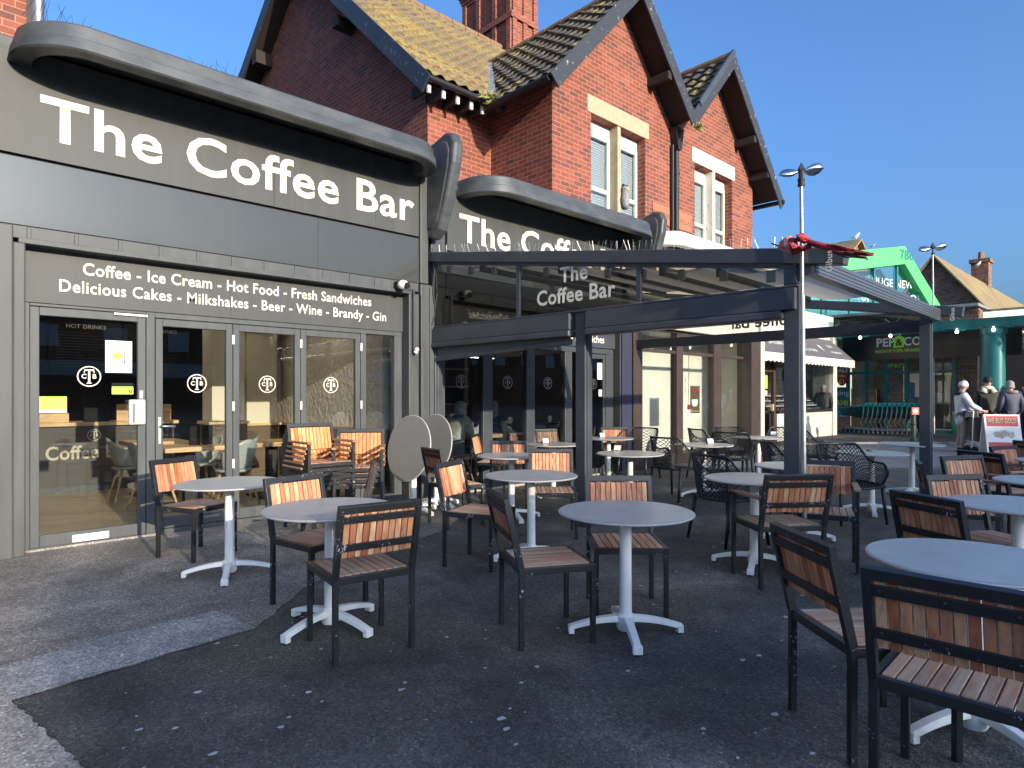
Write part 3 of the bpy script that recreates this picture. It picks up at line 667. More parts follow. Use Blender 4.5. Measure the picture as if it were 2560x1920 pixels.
m = MB(); m.box(1.590, 1.598, 7.2182, 7.2195, 1.73, 1.86); m.box(1.578, 1.61, 7.2182, 7.2195, 1.75, 1.757)
for q in (1.578, 1.592, 1.605): m.box(q, q+.005, 7.2182, 7.2195, 1.715, 1.75)
m.build('fork', M['frame'], o, world=True); txt('lettering', 'The Coffee Bar', (1.547, 7.2195, 1.665), XU, ZU, M['frame'], o, size=.022, off=0); txt('lettering', 'YOU DESERVE IT', (1.547, 7.2195, 1.895), XU, ZU, M['frame'], o, size=.014, off=0)
o = bx('notice', M['lime'], d, (1.487, 1.672, 7.220, 7.226, 1.430, 1.505)); tag(o, 'lime green food hygiene rating sticker')
txt('lettering', 'FOOD HYGIENE RATING', (1.580, 7.2195, 1.488), XU, ZU, M['gap'], o, size=.0165, off=.01); txt('lettering', '0 1 2 3 4', (1.565, 7.2195, 1.447), XU, ZU, M['gap'], o, size=.03, off=0)
m = MB(); m.disc((1.648, 7.2190, 1.457), .016, (0, -1, 0)); b5 = m.build('rating_dot', M['gap'], o, world=True); txt('lettering', '5', (1.648, 7.2188, 1.449), XU, ZU, M['lime'], b5, size=.026)
bx('notice_header', M['gap'], o, (1.487, 1.672, 7.221, 7.226, 1.5065, 1.54))
o = bx('notice', M['lime'], d, (.913, 1.122, 7.220, 7.226, 1.258, 1.408)); tag(o, 'pale green star rating card low on the left of the door glass')
txt('lettering', '* * * * *', (1.017, 7.2195, 1.385), XU, ZU, M['gap'], o, size=.03, off=.0); bx('card_foot', M['wpaint'], o, (.913, 1.122, 7.2185, 7.2198, 1.258, 1.286)); bx('card_lines', M['frame'], o, *[(.925, 1.11, 7.2187, 7.2198, 1.30+.018*i, 1.302+.018*i) for i in range(4)])
for i, (x0, x1) in enumerate([(1.868, 2.632), (2.638, 3.415), (3.421, 4.213)]):
    m = MB(); frame_rect(m, x0, x1, .055, 2.20, 7.20, 7.26, .068, .115, .075); lf = m.build('folding_leaf', M['frame'], cb, world=True, bevel=.006)
    bx('pane', M['glass'], lf, (x0+.068, x1-.068, 7.228, 7.234, .170, 2.125)); logo(lf, ((x0+x1)/2+(.02 if i == 0 else 0), 7.226, 1.545), .098)
    if i == 0:
        bx('handle_plate', M['steel'], lf, (x0+.02, x0+.05, 7.188, 7.2, .92, 1.20), bevel=.004)
        h = MB(); h.tube([(x0+.035, 7.19, 1.105), (x0+.035, 7.14, 1.105), (x0+.06, 7.128, 1.105), (x0+.165, 7.128, 1.10)], .0095, 8); h.build('lever', M['steel'], lf, world=True, smooth=True)
    else: bx('hinge', M['wpaint'], lf, *[(x0-.012, x0+.010, 7.190, 7.2, z, z+.10) for z in (.62, 1.25, 1.98)])
bx('hinge', M['wpaint'], cb, *[(4.205, 4.228, 7.180, 7.19, z, z+.10) for z in (.62, 1.25, 1.98)])
bx('side_light', M['glass'], cb, (4.29, 4.715, 7.235, 7.241, .12, 2.205))
for x0, n in ((.72, 16), (2.05, 15)):
    m = MB()
    for i in range(n):
        x = x0+i*.030; m.tube([(x, 6.62 if x0 < 1 else 6.5, 4.55), (x+random.uniform(-.08, .08), 6.55+random.uniform(-.12, .1), 4.66+random.uniform(0, .04))], .0016, 3)
    tag(m.build('bird_spikes', M['black']), 'thin wire bird spikes on the big canopy, %s' % ('at its left end' if x0 < 1 else 'a third of the way along'), 'bird spikes', 'bird spike strips')
# cctv
cc = thing('security_camera', (4.55, 6.98, 2.80), 'small white dome security camera at the corner of the shop frame', 'camera')
p = onY(1008, 712, 6.9)
m = MB(); m.ball((0, 0, 0), .075, .075, .062, 18, 12); m.build('housing', M['wpaint'], cc, smooth=True)
m = MB(); m.lathe([(.040, 0), (.040, .02), (.03, .024)], n=16); m.xf(Matrix.Translation((.012, -.062, -.015)) @ Matrix.Rotation(R(90), 4, 'X')); m.build('lens', M['gap'], cc)
m = MB(); m.box(-.05, .04, .03, .16, -.05, .05); m.build('mount', M['black'], cc, bevel=.01); cc.location = p
m = MB(); m.tube([(p.x+.05, 6.99, p.z-.02), (p.x+.22, 6.975, p.z-.03), (p.x+.22, 6.97, 2.0)], .012, 6); m.build('conduit', M['anth'], cb, world=True)
m = MB(); m.tube([(p.x+.22, 6.965, 2.0), (p.x+.25, 6.94, 1.97)], .02, 6); m.ball((p.x+.24, 6.94, 2.02), .03); m.build('tap', M['wpaint'], cb, world=True)
m = MB(); m.tube([(5.16, 6.96, 3.4), (5.19, 6.95, 3.1), (5.17, 6.95, 2.8), (5.21, 6.95, 2.55), (5.15, 6.96, 2.35)], .010, 5); m.build('cable', M['anth'], cb, world=True)
# ---- interior of the left unit
bx('floor', M['floorwood'], cb, (.8, 5.1, 7.33, 13.0, -.02, .030)); bx('ceiling', M['ceil'], cb, (.7, 5.1, 7.6, 13.0, 2.80, 2.90))
bx('ceiling_drop', M['interior'], cb, (.7, 5.1, 7.6, 7.9, 2.45, 2.80), (.7, 5.1, 10.4, 10.7, 2.55, 2.80))
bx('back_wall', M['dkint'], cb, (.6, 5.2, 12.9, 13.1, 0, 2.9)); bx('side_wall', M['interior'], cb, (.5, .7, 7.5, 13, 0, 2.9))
m = MB(); m.box(4.80, 5.15, 7.62, 13, .95, 2.8); m.build('rough_wall', M['rough'], cb, world=True); bx('wall_dado', M['brownint'], cb, (4.77, 5.15, 7.62, 13, .03, .92), *[(4.765, 4.77, 7.7+.2*i, 7.71+.2*i, .03, .92) for i in range(20)]); bx('dado_rail', M['oak'], cb, (4.70, 5.15, 7.62, 13, .92, .955))
bx('column', M['interior'], cb, (3.22, 3.68, 9.6, 10.0, 1.05, 2.8), (4.1, 4.60, 10.6, 11.0, .95, 2.8)); bx('column_base', M['brownint'], cb, (3.19, 3.71, 9.57, 10.03, .03, 1.0), (4.07, 4.63, 10.57, 11.03, .03, .92)); bx('column_rail', M['oak'], cb, (3.16, 3.74, 9.54, 10.06, 1.0, 1.04), (4.04, 4.66, 10.54, 11.06, .92, .955))
bx('picture', M['navy'], cb, (3.75, 4.05, 10.55, 10.58, 1.35, 1.85))
def downlight(x, y):
    t = thing('ceiling_light', (x, y, 2.80), 'round lit recessed downlight in the cafe ceiling', 'light', 'recessed ceiling lights')
    m = MB(); m.lathe([(.075, -.004), (.078, -.008), (.095, -.008), (.098, 0)], n=24, caps=False); m.build('trim', M['wpaint'], t)
    m = MB(); m.disc((0, 0, -.005), .076, (0, 0, -1)); m.build('lamp', M['down'], t); return t
dl = downlight(1.75, 10.05)
for x, y in [(2.75, 10.05), (2.5, 8.6), (3.55, 8.8), (3.05, 11.2), (3.9, 10.0), (4.3, 8.9), (1.6, 11.6), (2.6, 11.9)]: c = copy_tree(dl); c.location = (x, y, 2.80)
ct = thing('counter', (2.2, 11.2, 0), 'dark cafe counter with the bar name across its front and an oak top', 'counter')
bx('counter_front', M['dkint'], ct, (.75, 3.1, 10.95, 11.5, .03, .98)); bx('counter_top', M['oak'], ct, (.72, 3.15, 10.88, 11.55, .98, 1.03)); bx('oak_riser', M['oak'], ct, (.75, 1.75, 11.1, 11.14, 1.03, 1.16), (2.35, 3.1, 11.1, 11.14, 1.03, 1.28))
txt('lettering', 'The Coffee Bar', (1.0, 10.95, .50), XU, ZU, M['letterdim'], ct, fit=(1.5, .20), off=.02); logo(ct, (2.03, 10.945, .84), .085)
bx('menu_card', M['gap'], ct, (1.92, 2.24, 11.0, 11.03, 1.03, 1.42)); bx('plinth', M['frame'], ct, (.75, 3.1, 10.93, 10.95, .03, .12))
for i in range(3):
    mb_ = thing('menu_board', (1.1+i*1.05, 12.3, 2.1), '%s of three black menu boards above the counter' % ['leftmost', 'middle', 'rightmost'][i], 'menu board', 'menu boards over the counter')
    bx('board', M['gap'], mb_, (.62+i*1.05, 1.62+i*1.05, 12.28, 12.32, 1.78, 2.62), bevel=.004)
    txt('heading', ['PASTRIES', 'HOT DRINKS', 'COLD DRINKS'][i], (1.12+i*1.05, 12.28, 2.50), XU, ZU, M['wpaint'], mb_, size=.09, off=.01)
    bx('menu_lines', M['frame'], mb_, *[(.72+i*1.05, .72+i*1.05+random.uniform(.3, .8), 12.274, 12.279, 2.42-.045*k, 2.428-.045*k) for k in range(13)])
def oak_table(x, y, lab):
    t = thing('wooden_table', (x, y, .03), lab, 'table', 'oak topped tables inside the cafe')
    m = MB(); m.box(-.36, .36, -.33, .33, .70, .76); m.build('tabletop', M['oak'], t, bevel=.006); m = MB(); m.box(-.06, .06, -.06, .06, .03, .70); m.build('column', M['black'], t); m = MB(); m.box(-.25, .25, -.25, .25, 0, .03); m.build('base', M['black'], t); return t
for x, y, l in [(2.62, 8.65, 'oak topped table just behind the second glass leaf'), (3.72, 8.75, 'oak topped table behind the stacked chairs'), (2.55, 9.9, 'oak topped table deeper in the cafe by the counter')]: oak_table(x, y, l)
M['tub'] = plain('grey_plastic_shell', (.30, .33, .32), .4)
def tub_chair():
    t = thing('tub_chair', (0, 0, 0), None, None); rings = []
    for j in range(9):
        h = j/8; ring = []
        for i in range(15):
            a = (i/14-.5)*math.pi*1.02; k = .62+.38*h**.5; top = .84-.16*abs(math.sin(a))**2
            ring.append((.245*math.sin(a)*k, -.22*math.cos(a)*k-.05*h+.02, .44+(top-.44)*h))
        rings.append(ring)
    m = MB(); m.loft(rings, caps=False, closed=False); o = m.build('shell', M['tub'], t, smooth=True); sm = o.modifiers.new('s', 'SOLIDIFY'); sm.thickness = .012
    m = MB(); m.lathe([(.02, .425), (.20, .43), (.225, .455), (.20, .465), (.02, .455)], (0, .03, 0), 24); m.build('seat_cushion', M['tub'], t, smooth=True)
    for sx in (-1, 1):
        for sy in (-1, 1): m = MB(); m.tube([(sx*.11, sy*.11+.02, .43), (sx*.21, sy*.21+.02, 0)], [.018, .012], 8); m.build('leg', M['oak'], t, smooth=True)
    return t
tc = tub_chair()
for i, (x, y, a, l) in enumerate([(2.17, 8.55, -80, 'grey tub chair left of the oak table inside the door'), (3.05, 8.25, 20, 'grey tub chair with its back to the glass of the third leaf'), (3.28, 8.75, 60, 'grey tub chair seen from the side behind the third leaf'), (2.15, 9.55, -90, 'grey tub chair by the inner oak table'), (3.0, 9.3, 100, 'grey tub chair behind the menu holder')]):
    o = tc if i == 0 else copy_tree(tc); o.location = (x, y, .03); o.rotation_euler = (0, 0, R(a)); tag(o, l, 'chair', 'grey tub chairs inside the cafe')
mh = thing('menu_holder', (2.72, 8.62, .79), 'black menu holder standing on the oak table inside', 'menu holder'); m = MB(); m.box(-.10, .02, -.02, .02, 0, .24); m.box(.05, .17, -.03, .01, 0, .25); m.build('leaflets', M['gap'], mh, bevel=.003)
# ------------------------------------------------------------------ coffee bar, right unit
c2 = thing('coffee_bar_extension', (7.5, 7.2, 0), 'second grey coffee bar unit behind the pergola with the same white name', 'shop')
bx('wall', M['paint'], c2, (5.21, 5.45, 7.05, 7.6, 0, 4.45), (5.45, 9.9, 7.17, 7.6, 2.74, 4.45), (9.42, 9.74, 7.03, 7.6, 0, 2.75), bevel=.012)
s2 = bx('name_panel', M['fascia'], c2, (5.47, 9.85, 7.03, 7.17, 3.43, 4.36)); txt('lettering', 'The Coffee Bar', (5.685, 7.03, 3.585), XU, ZU, M['white'], s2, fit=(4.02, .405), off=.018)
bx('lower_band', M['band'], c2, (5.47, 9.85, 7.035, 7.17, 2.80, 3.41)); bx('panel_gap', M['gap'], c2, (5.47, 9.85, 7.08, 7.16, 3.40, 3.44))
canopy(c2, 5.62, 9.82, 7.1, 6.36, 4.19, .25, M['canopy']); fin(c2, 9.95, -.08); bx('roof', M['zinc'], c2, (5.2, 9.95, 7.3, 8.9, 4.28, 4.40))
lp = bx('menu_panel', M['anth'], c2, (5.55, 9.42, 7.15, 7.25, 2.26, 2.74))
txt('lettering', 'Tea - Coffee - Beer - Wine - Juices - Smoothies', (5.9, 7.15, 2.55), XU, ZU, M['wpaint'], lp, fit=(3.3, .118), off=.01); txt('lettering', 'Desserts - Breakfasts - Panini - Sandwiches', (6.1, 7.15, 2.345), XU, ZU, M['wpaint'], lp, fit=(3.0, .130), off=.01)
xs = [5.52, 6.27, 6.45, 7.19, 7.37, 8.11, 8.29, 8.62]
m = MB(); m.box(5.44, 5.535, 7.19, 7.30, 0, 2.26); m.box(5.535, 9.42, 7.19, 7.30, 2.16, 2.26); m.box(5.535, 8.62, 7.19, 7.30, 0, .10)
for x0, x1 in ((6.27, 6.46), (7.19, 7.37), (8.10, 8.28), (8.54, 8.66), (9.22, 9.42)): m.box(x0, x1, 7.19, 7.30, .10 if x0 < 8.5 else 0, 2.16)
m.build('shop_frame', M['anth'], c2, world=True, bevel=.006)
for i, (x0, x1) in enumerate(((5.535, 6.27), (6.46, 7.19), (7.37, 8.10))):
    wd = bx('window', M['glassd'], c2, (x0, x1, 7.235, 7.241, .10, 2.16)); logo(wd, ((x0+x1)/2-.02, 7.233, 1.62), .10, mat=M['letterdim2'] if 'letterdim2' in M else M['frame'])
    logo(wd, ((x0+x1)/2+.03, 7.233, 1.03), .05, mat=M['frame'])
m = MB(); frame_rect(m, 8.665, 9.215, .02, 2.15, 7.205, 7.26, .07, .1, .08); dd = m.build('door', M['anth'], c2, world=True, bevel=.005); bx('pane', M['glassd'], dd, (8.735, 9.145, 7.232, 7.238, .12, 2.07)); logo(dd, (8.90, 7.23, 1.62), .09, mat=M['frame'])
o = bx('notice', M['wpaint'], dd, (9.0, 9.135, 7.222, 7.228, 1.70, 2.0)); o = bx('notice', M['wpaint'], dd, (9.04, 9.13, 7.222, 7.228, 1.40, 1.52)); bx('threshold', M['conc'], c2, (5.45, 9.4, 7.165, 7.19, 0, .03))
bx('padded_reveal', M['navy'], c2, (9.43, 9.73, 7.0, 7.03, .05, 2.7))
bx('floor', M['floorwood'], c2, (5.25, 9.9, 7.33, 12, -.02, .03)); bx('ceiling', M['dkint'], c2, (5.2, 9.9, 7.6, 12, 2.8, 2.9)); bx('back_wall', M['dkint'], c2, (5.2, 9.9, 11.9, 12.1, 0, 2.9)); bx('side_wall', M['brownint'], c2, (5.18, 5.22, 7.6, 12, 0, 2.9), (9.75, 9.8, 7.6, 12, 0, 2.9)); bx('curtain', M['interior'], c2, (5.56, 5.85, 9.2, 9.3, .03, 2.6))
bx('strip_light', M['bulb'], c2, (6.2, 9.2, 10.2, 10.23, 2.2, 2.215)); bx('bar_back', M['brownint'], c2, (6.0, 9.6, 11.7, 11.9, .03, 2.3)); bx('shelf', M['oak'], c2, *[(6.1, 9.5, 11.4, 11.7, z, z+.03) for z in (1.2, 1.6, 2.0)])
m = MB()
for i in range(60):
    x = 6.2+random.random()*3.2; z = random.choice((1.23, 1.63, 2.03)); m.lathe([(.035, z), (.035, z+.16), (.012, z+.21), (.012, z+.26)], (x, 11.5, 0), 8)
tag(m.build('bottles', M['navy']), 'dark bottles massed on the shelves at the back of the cafe', 'bottles', kind='stuff')
# ------------------------------------------------------------------ pergola
PR = R(1.9); pg = thing('pergola', (5.2, 7.03, 0), 'anthracite aluminium pergola with sloping glazed side and the bar name', 'pergola', rz=PR)
def pbx(name, mat, *boxes, bevel=.006, parent=None):
    m = MB()
    for b in boxes: m.box(*b)
    return m.build(name, mat, parent or pg, bevel=bevel)
D, W = 4.85, 4.62                                   # outward depth and width; local -y runs out to the street
def zr(d): return 3.24-.150*d                       # top rail height, d metres out
for x, y, zt in ((.0, -D, 2.55), (0, -2.62, 2.32), (W, -D, 2.55), (0, -.08, 2.3), (W, -.08, 2.4)):
    m = MB(); m.box(x, x+.13, y-.0, y+.13, 0, zt); m.box(x+.035, x+.095, y-.012, y, .0, zt-.05); m.build('post', M['anth'], pg, bevel=.008)
b = pbx('side_beam', M['anth'], (-.05, .07, -D+.02, -2.66, 2.13, 2.31), (-.05, .07, -2.44, .02, 2.13, 2.31), (-.03, .05, -D, .0, 2.315, 2.335)); pbx('screen_cassette', M['anth'], (-.06, .09, -D+.13, -2.66, 2.055, 2.128), (-.06, .09, -2.44, .0, 2.055, 2.128), bevel=.015)
m = MB(); m.add([(.02, -.1, 2.06), (.02, -2.4, 2.06), (.02, -2.4, 2.02), (.02, -.1, 1.93)], [(0, 1, 2, 3)]); bl = m.build('roller_blind', plain('blind_fabric', (.11, .11, .105), .8), pg)
m = MB(); m.beam((.02, -.06, 1.90), (.02, -2.42, 2.005), .045, .06); m.build('bottom_bar', M['anth'], bl, bevel=.01)
m = MB(); m.beam((.01, .02, zr(0)+.05), (.01, -D-.36, zr(D+.36)+.05), .12, .13); rl = m.build('roof_rail', M['anth'], pg, bevel=.008)
txt('lettering', 'Gibus', (-.052, -D-.27, zr(D+.27)+.01), (0, 0, 1), (0, 1, 0), M['wpaint'], rl, size=.07, off=.01, world=False)
m = MB(); m.beam((W+.06, .02, zr(0)+.05), (W+.06, -D-.36, zr(D+.36)+.05), .12, .13); rl2 = m.build('roof_rail', M['anth'], pg, bevel=.008); txt('lettering', 'Gibus', (W-.002, -D-.27, zr(D+.27)+.01), (0, 0, 1), (0, 1, 0), M['wpaint'], rl2, size=.07, off=.01, world=False)
m = MB(); m.beam((W/2+.06, .02, zr(0)+.04), (W/2+.06, -D-.0, zr(D)+.04), .10, .11); m.build('roof_rail', M['anth'], pg, bevel=.008)
gb = pbx('gutter_beam', plain('ribbed_grey_aluminium', (.105, .115, .135), .28, .35), (.02, W+.11, -D-.115, -D-.015, 2.41, 2.565), *[(.02, W+.11, -D-.121, -D-.114, 2.43+.032*i, 2.446+.032*i) for i in range(4)], bevel=.003)
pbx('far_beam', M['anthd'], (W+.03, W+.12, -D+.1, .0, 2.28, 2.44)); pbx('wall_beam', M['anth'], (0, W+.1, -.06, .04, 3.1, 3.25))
ms = [.0, -1.64, -3.30, -D+.02]
for i in range(3):
    y0, y1 = ms[i]-.014, ms[i+1]+.014; m = MB()
    def q(x): return [(x, y0, 2.345), (x, y1, 2.345), (x, y1, zr(-y1)-.03), (x, y0, zr(-y0)-.03)]
    m.loft([q(-.004), q(.004)]); gp_ = m.build('side_pane', M['glasst'], pg)
    if i == 1:
        for s, z, x in (('The', 2.665, .30), ('Coffee Bar', 2.44, .30)):
            k = txt('lettering', s, (-.006, -2.47, z), (0, -1, 0), ZU, M['white'], gp_, size=.235, off=.022, world=False)
    m = MB(); m.beam((0, y0, 2.35), (0, y0, zr(-y0)), .03, .026, (0, 1, 0)); m.beam((0, y1, 2.35), (0, y1, zr(-y1)), .03, .026, (0, 1, 0)); m.beam((0, y0, zr(-y0)-.035), (0, y1, zr(-y1)-.035), .035, .03); m.build('glazing_bar', M['anth'], pg)
m = MB(); m.loft([[(W+.07+x, -.1, 2.46), (W+.07+x, -D+.1, 2.46), (W+.07+x, -D+.1, zr(D)-.03), (W+.07+x, -.1, zr(0)-.03)] for x in (-.004, .004)]); fp = m.build('side_pane', M['glass'], pg)
txt('lettering', 'Coffee Bar', (W+.078, -2.55, 2.52), (0, 1, 0), ZU, M['frame'], fp, size=.25, off=.022, world=False); txt('lettering', 'The', (W+.078, -2.55, 2.75), (0, 1, 0), ZU, M['frame'], fp, size=.25, off=.022, world=False)
m_, t_, b_ = nt('awning_fabric'); b_.inputs['Base Color'].default_value = (.26, .25, .23, 1); b_.inputs['Base Color'].default_value = (.5, .47, .42, 1); b_.inputs['Roughness'].default_value = .9; tl_ = N(t_, 'ShaderNodeBsdfTranslucent'); tl_.inputs[0].default_value = (.55, .50, .42, 1); ms_ = N(t_, 'ShaderNodeMixShader'); ms_.inputs[0].default_value = .5; L(t_, b_.outputs[0], ms_.inputs[1]); L(t_, tl_.outputs[0], ms_.inputs[2]); L(t_, ms_.outputs[0], t_.nodes['Material Output'].inputs[0]); M['fabric'] = m_
for x0, x1, dn in ((.08, W/2, D-.45), (W/2+.12, W, 1.0)):
    rings = []
    for i in range(49):
        d = .3+dn*i/48; sag = .05*abs(math.sin(math.pi*i/8)); rings.append([(x0, -d, zr(d)-.03-sag), (x1, -d, zr(d)-.03-sag)])
    m = MB(); m.loft(rings, caps=False, closed=False); m.build('roof_fabric', M['fabric'], pg, smooth=True)
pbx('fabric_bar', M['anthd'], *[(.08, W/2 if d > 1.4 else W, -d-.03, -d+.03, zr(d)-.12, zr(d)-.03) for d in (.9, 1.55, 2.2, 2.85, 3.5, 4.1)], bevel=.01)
for i in range(11):
    y = -.28-i*.43; t = tag(pbx('fabric_clip', M['wpaint'], (.06, .10, y-.035, y+.035, zr(-y)-.16, zr(-y)-.06)), None)
# spikes on the rail
m = MB(); 
for i in range(150):
    d = i/149*4.9; m.tube([(.01, -d, zr(d)+.11), (.01+random.uniform(-.05, .05), -d+random.uniform(-.035, .035), zr(d)+.22)], .0013, 3)
sp = m.build('bird_spikes', M['steel']); sp.location = (5.2, 7.03, 0); sp.rotation_euler = (0, 0, PR); tag(sp, 'long row of wire bird spikes along the pergola top rail', 'bird spikes', 'bird spike strips')
m = MB()
for i in range(40):
    x = 5.55+i*.02; m.tube([(x, 7.05, 4.36), (x+random.uniform(-.03, .03), 6.98, 4.47)], .0014, 3)
    
tag(m.build('bird_spikes', M['steel']), 'rusty bird spikes on top of the second name panel', 'bird spikes', 'bird spike strips')
# ---- lamps with two curved blades on steel poles
def lamp_post(base, top, bs, lab, wires=False):
    t = thing('street_lamp', base, lab, 'street lamp', 'propeller shaped street lamps')
    m = MB(); tp = Vector(top)-Vector(base); k_ = .6+.75*bs; m.tube([(0, 0, 0), tp*.70, tp*.705, tp], [.0235*k_, .0235*k_, .019*k_, .016*k_], 12); m.build('pole', M['steel'], t, smooth=40)
    m = MB(); m.lathe([(.05*bs+.01, -.06), (.05*bs+.01, -.045), (.025, -.04), (.025, -.02), (.05*bs+.01, -.015), (.05*bs+.01, 0)], tp, 14); m.build('collar', M['black'], t)
    hd = tp+Vector((0, 0, .2*bs)); m = MB(); m.tube([tp, hd], .022, 8); m.lathe([(.002, -.10*bs), (.09*bs, .0), (.002, .17*bs)], hd, 4); m.build('cone', M['black'], t)
    for sgn in (-1, 1):
        m = MB(); rings = []
        ax = RT*sgn
        for i in range(13):
            f = i/12; wd_ = bs*(.02+.125*max(0, math.sin(math.pi*f**1.25))**.75) if f < 1 else .004
            c = hd+ax*bs*(.04+.46*f)+Vector((0, 0, bs*(.02+.07*sgn*f-.05))); n_ = Vector((0, 0, 1)); si = FW*-1
            tw = R(35*sgn); wv = (n_*math.cos(tw)+si*math.sin(tw)); th = (si*math.cos(tw)-n_*math.sin(tw))
            rings.append([c+wv*wd_, c+th*.03*bs, c-wv*wd_, c-th*.05*bs])
        m.loft(rings); m.build('blade', M['chrome'], t, smooth=True)
    return t
bp_ = onX(2012, 1140, 5.30); lp_ = onX(2003, 447, 5.27)
l1 = lamp_post((bp_.x, bp_.y, 0), (lp_.x, lp_.y, lp_.z), .36, 'street lamp with two metal blades on a tall steel pole tied to the pergola')
p0 = onZ(2335, 1085); tdp = (p0-CP).dot(FW); p1 = CP+ray(2332, 632)*tdp; lamp_post((p0.x, p0.y, 0), (p1.x, p1.y, p1.z), 1.05, 'more distant street lamp with two metal blades before the green gable')
# ---- torn red flag wrapped round the pole
M['flagred'] = plain('torn_red_cloth', (.42, .03, .04), .7, col2=(.22, .015, .025), scale=14); M['flagpale'] = plain('faded_pink_cloth', (.62, .27, .25), .7, col2=(.40, .08, .08), scale=10)
fl = thing('torn_flag', (lp_.x, lp_.y, 2.6), 'torn red feather flag wrapped around the steel pole above the pergola corner', 'flag')
def fpt(u, v, dy=0): return onX(u, v, 5.22)+Vector((-.05, dy, 0))
def cloth(name, outline, mat, bulge):
    pts = [fpt(*p) for p in outline]; c = sum(pts, Vector())/len(pts)+Vector((-bulge, 0, 0)); vs = pts+[c]+[p+Vector((.03, 0, 0)) for p in pts]; n = len(pts)
    m = MB(); m.add(vs, [(i, (i+1) % n, n) for i in range(n)]+[(i, n+1+i, n+1+(i+1) % n, (i+1) % n) for i in range(n)]); o = m.build(name, mat, fl, world=True); sd_ = o.modifiers.new('s', 'SUBSURF'); sd_.levels = sd_.render_levels = 2; sd_.subdivision_type = 'SIMPLE'; tx = bpy.data.textures.new('crumple', 'CLOUDS'); tx.noise_scale = .05; dp = o.modifiers.new('d', 'DISPLACE'); dp.texture = tx; dp.strength = .05
cloth('pale_fold', [(1950, 622), (1970, 595), (1985, 590), (1990, 620), (1985, 636), (1965, 632)], M['flagpale'], .06)
cloth('red_fold', [(1978, 592), (1996, 598), (2004, 628), (2000, 638), (1986, 636)], M['flagred'], .07)
cloth('red_fold', [(1995, 590), (2010, 585), (2030, 600), (2024, 610), (2000, 604)], M['flagred'], .08)
cloth('red_band', [(2000, 622), (2028, 612), (2030, 620), (2018, 628), (1998, 630)], M['flagred'], .09)
def tail(name, top, bot, mat, yk):
    m = MB(); n = 18; rs = []
    for i in range(n+1):
        f = i/n; u = top[0][0]+(top[1][0]-top[0][0])*f; va = top[0][1]+(top[1][1]-top[0][1])*f; vb = bot[0][1]+(bot[1][1]-bot[0][1])*f+7*math.sin(math.pi*f)
        off = Vector((.05*math.sin(f*9), 0, 0)); rs.append([fpt(u, va)+off, fpt(u, (va+vb)/2)-off, fpt(u, vb)+off])
    m.loft(rs, caps=False, closed=False); o = m.build(name, mat, fl, world=True, smooth=True); s = o.modifiers.new('s', 'SOLIDIFY'); s.thickness = .003
tail('tail', ((2024, 600), (2188, 636)), ((2024, 614), (2188, 640)), M['flagred'], 0)
tail('tail_edge', ((2085, 628), (2172, 640)), ((2085, 632), (2172, 646)), plain('dark_red_cloth', (.10, .03, .035), .8, col2=(.25, .22, .2), scale=20), 0)
m = MB(); m.tube([fpt(2030, 607), fpt(2110, 622), fpt(2190, 637)], .006, 6); m.tube([fpt(2085, 632), fpt(2120, 646), fpt(2160, 645), fpt(2176, 652)], .005, 6); m.tube([fpt(1986, 632), fpt(1992, 660), fpt(1994, 668)], .004, 5); m.tube([fpt(1935, 611), fpt(1955, 618)], .006, 5); m.build('cord', M['black'], fl, world=True)
# ------------------------------------------------------------------ red brick gabled houses over the shops
hs = thing('brick_house', (11.0, 8.0, 0), 'pair of red brick gabled houses with mossy tiled roofs above the shops', 'house')
def tileroof(name, o, u, v, lu, lv, mat, parent, pitch=.30, row=.30, amp=.026, lift=.055, slab=.10):
    o = Vector(o); u = Vector(u).normalized(); v = Vector(v).normalized(); n = u.cross(v)
    if n.z < 0: n = -n
    cols = max(2, int(lu/pitch*6)); rows = int(math.ceil(lv/row)); m = MB(); rings = []
    def line(d, h): return [o+u*(lu*k/cols)+v*d+n*(h+amp*math.sin(2*math.pi*lu*k/cols/pitch)+random.uniform(-.003, .003)) for k in range(cols+1)]
    for r in range(rows):
        d0, d1 = r*row, min(lv, (r+1)*row); j = random.uniform(-.006, .006); rings += [line(d0+j, lift-.014), line(d0+j, lift), line(d1+j, .002)]
    m.loft(rings, caps=False, closed=False); t_ = m.build(name, mat, parent, world=True)
    m = MB(); q = [o, o+u*lu, o+u*lu+v*lv, o+v*lv]; m.loft([[p-n*.03 for p in q], [p-n*slab for p in q]]); m.build('soffit', M['soffit'], t_, world=True); return t_
def prismx(m, poly, y0, y1): m.prism(poly, 1, y0, y1)
# front wall, both gables, with openings
m = MB(); y0, y1 = 7.35, 7.62
for p in [[(7.95,3.8),(8.98,3.8),(8.98,6.50),(7.95,6.50)], [(10.66,3.8),(12.52,3.8),(12.52,6.50),(10.66,6.50)], [(14.20,3.8),(15.24,3.8),(15.24,6.50),(14.20,6.50)], [(8.98,3.8),(10.66,3.8),(10.66,4.62),(8.98,4.62)], [(12.52,3.8),(14.20,3.8),(14.20,4.62),(12.52,4.62)],
          [(7.95,6.50),(11.66,6.50),(11.66,6.92),(9.84,8.86),(7.95,6.87)], [(11.66,6.50),(15.24,6.50),(15.24,6.68),(13.30,8.76),(11.66,6.92)]]: prismx(m, p, y0, y1)
m.box(7.95, 8.2, 7.62, 9.12, 3.8, 6.87); m.box(6.72, 7.95, 8.9, 9.12, 3.8, 6.75); m.box(15.0, 15.24, 7.62, 18, 3.8, 6.6)
m.prism([(8.9, 3.8), (8.9, 6.85), (13.5, 11.12), (18.2, 7.4), (18.2, 3.8)], 0, 6.5, 6.72); wl = m.build('wall', M['brick'], hs, world=True)
sl_ = 1.07
vL, vR = Vector((1, 0, sl_)), Vector((-1, 0, sl_))
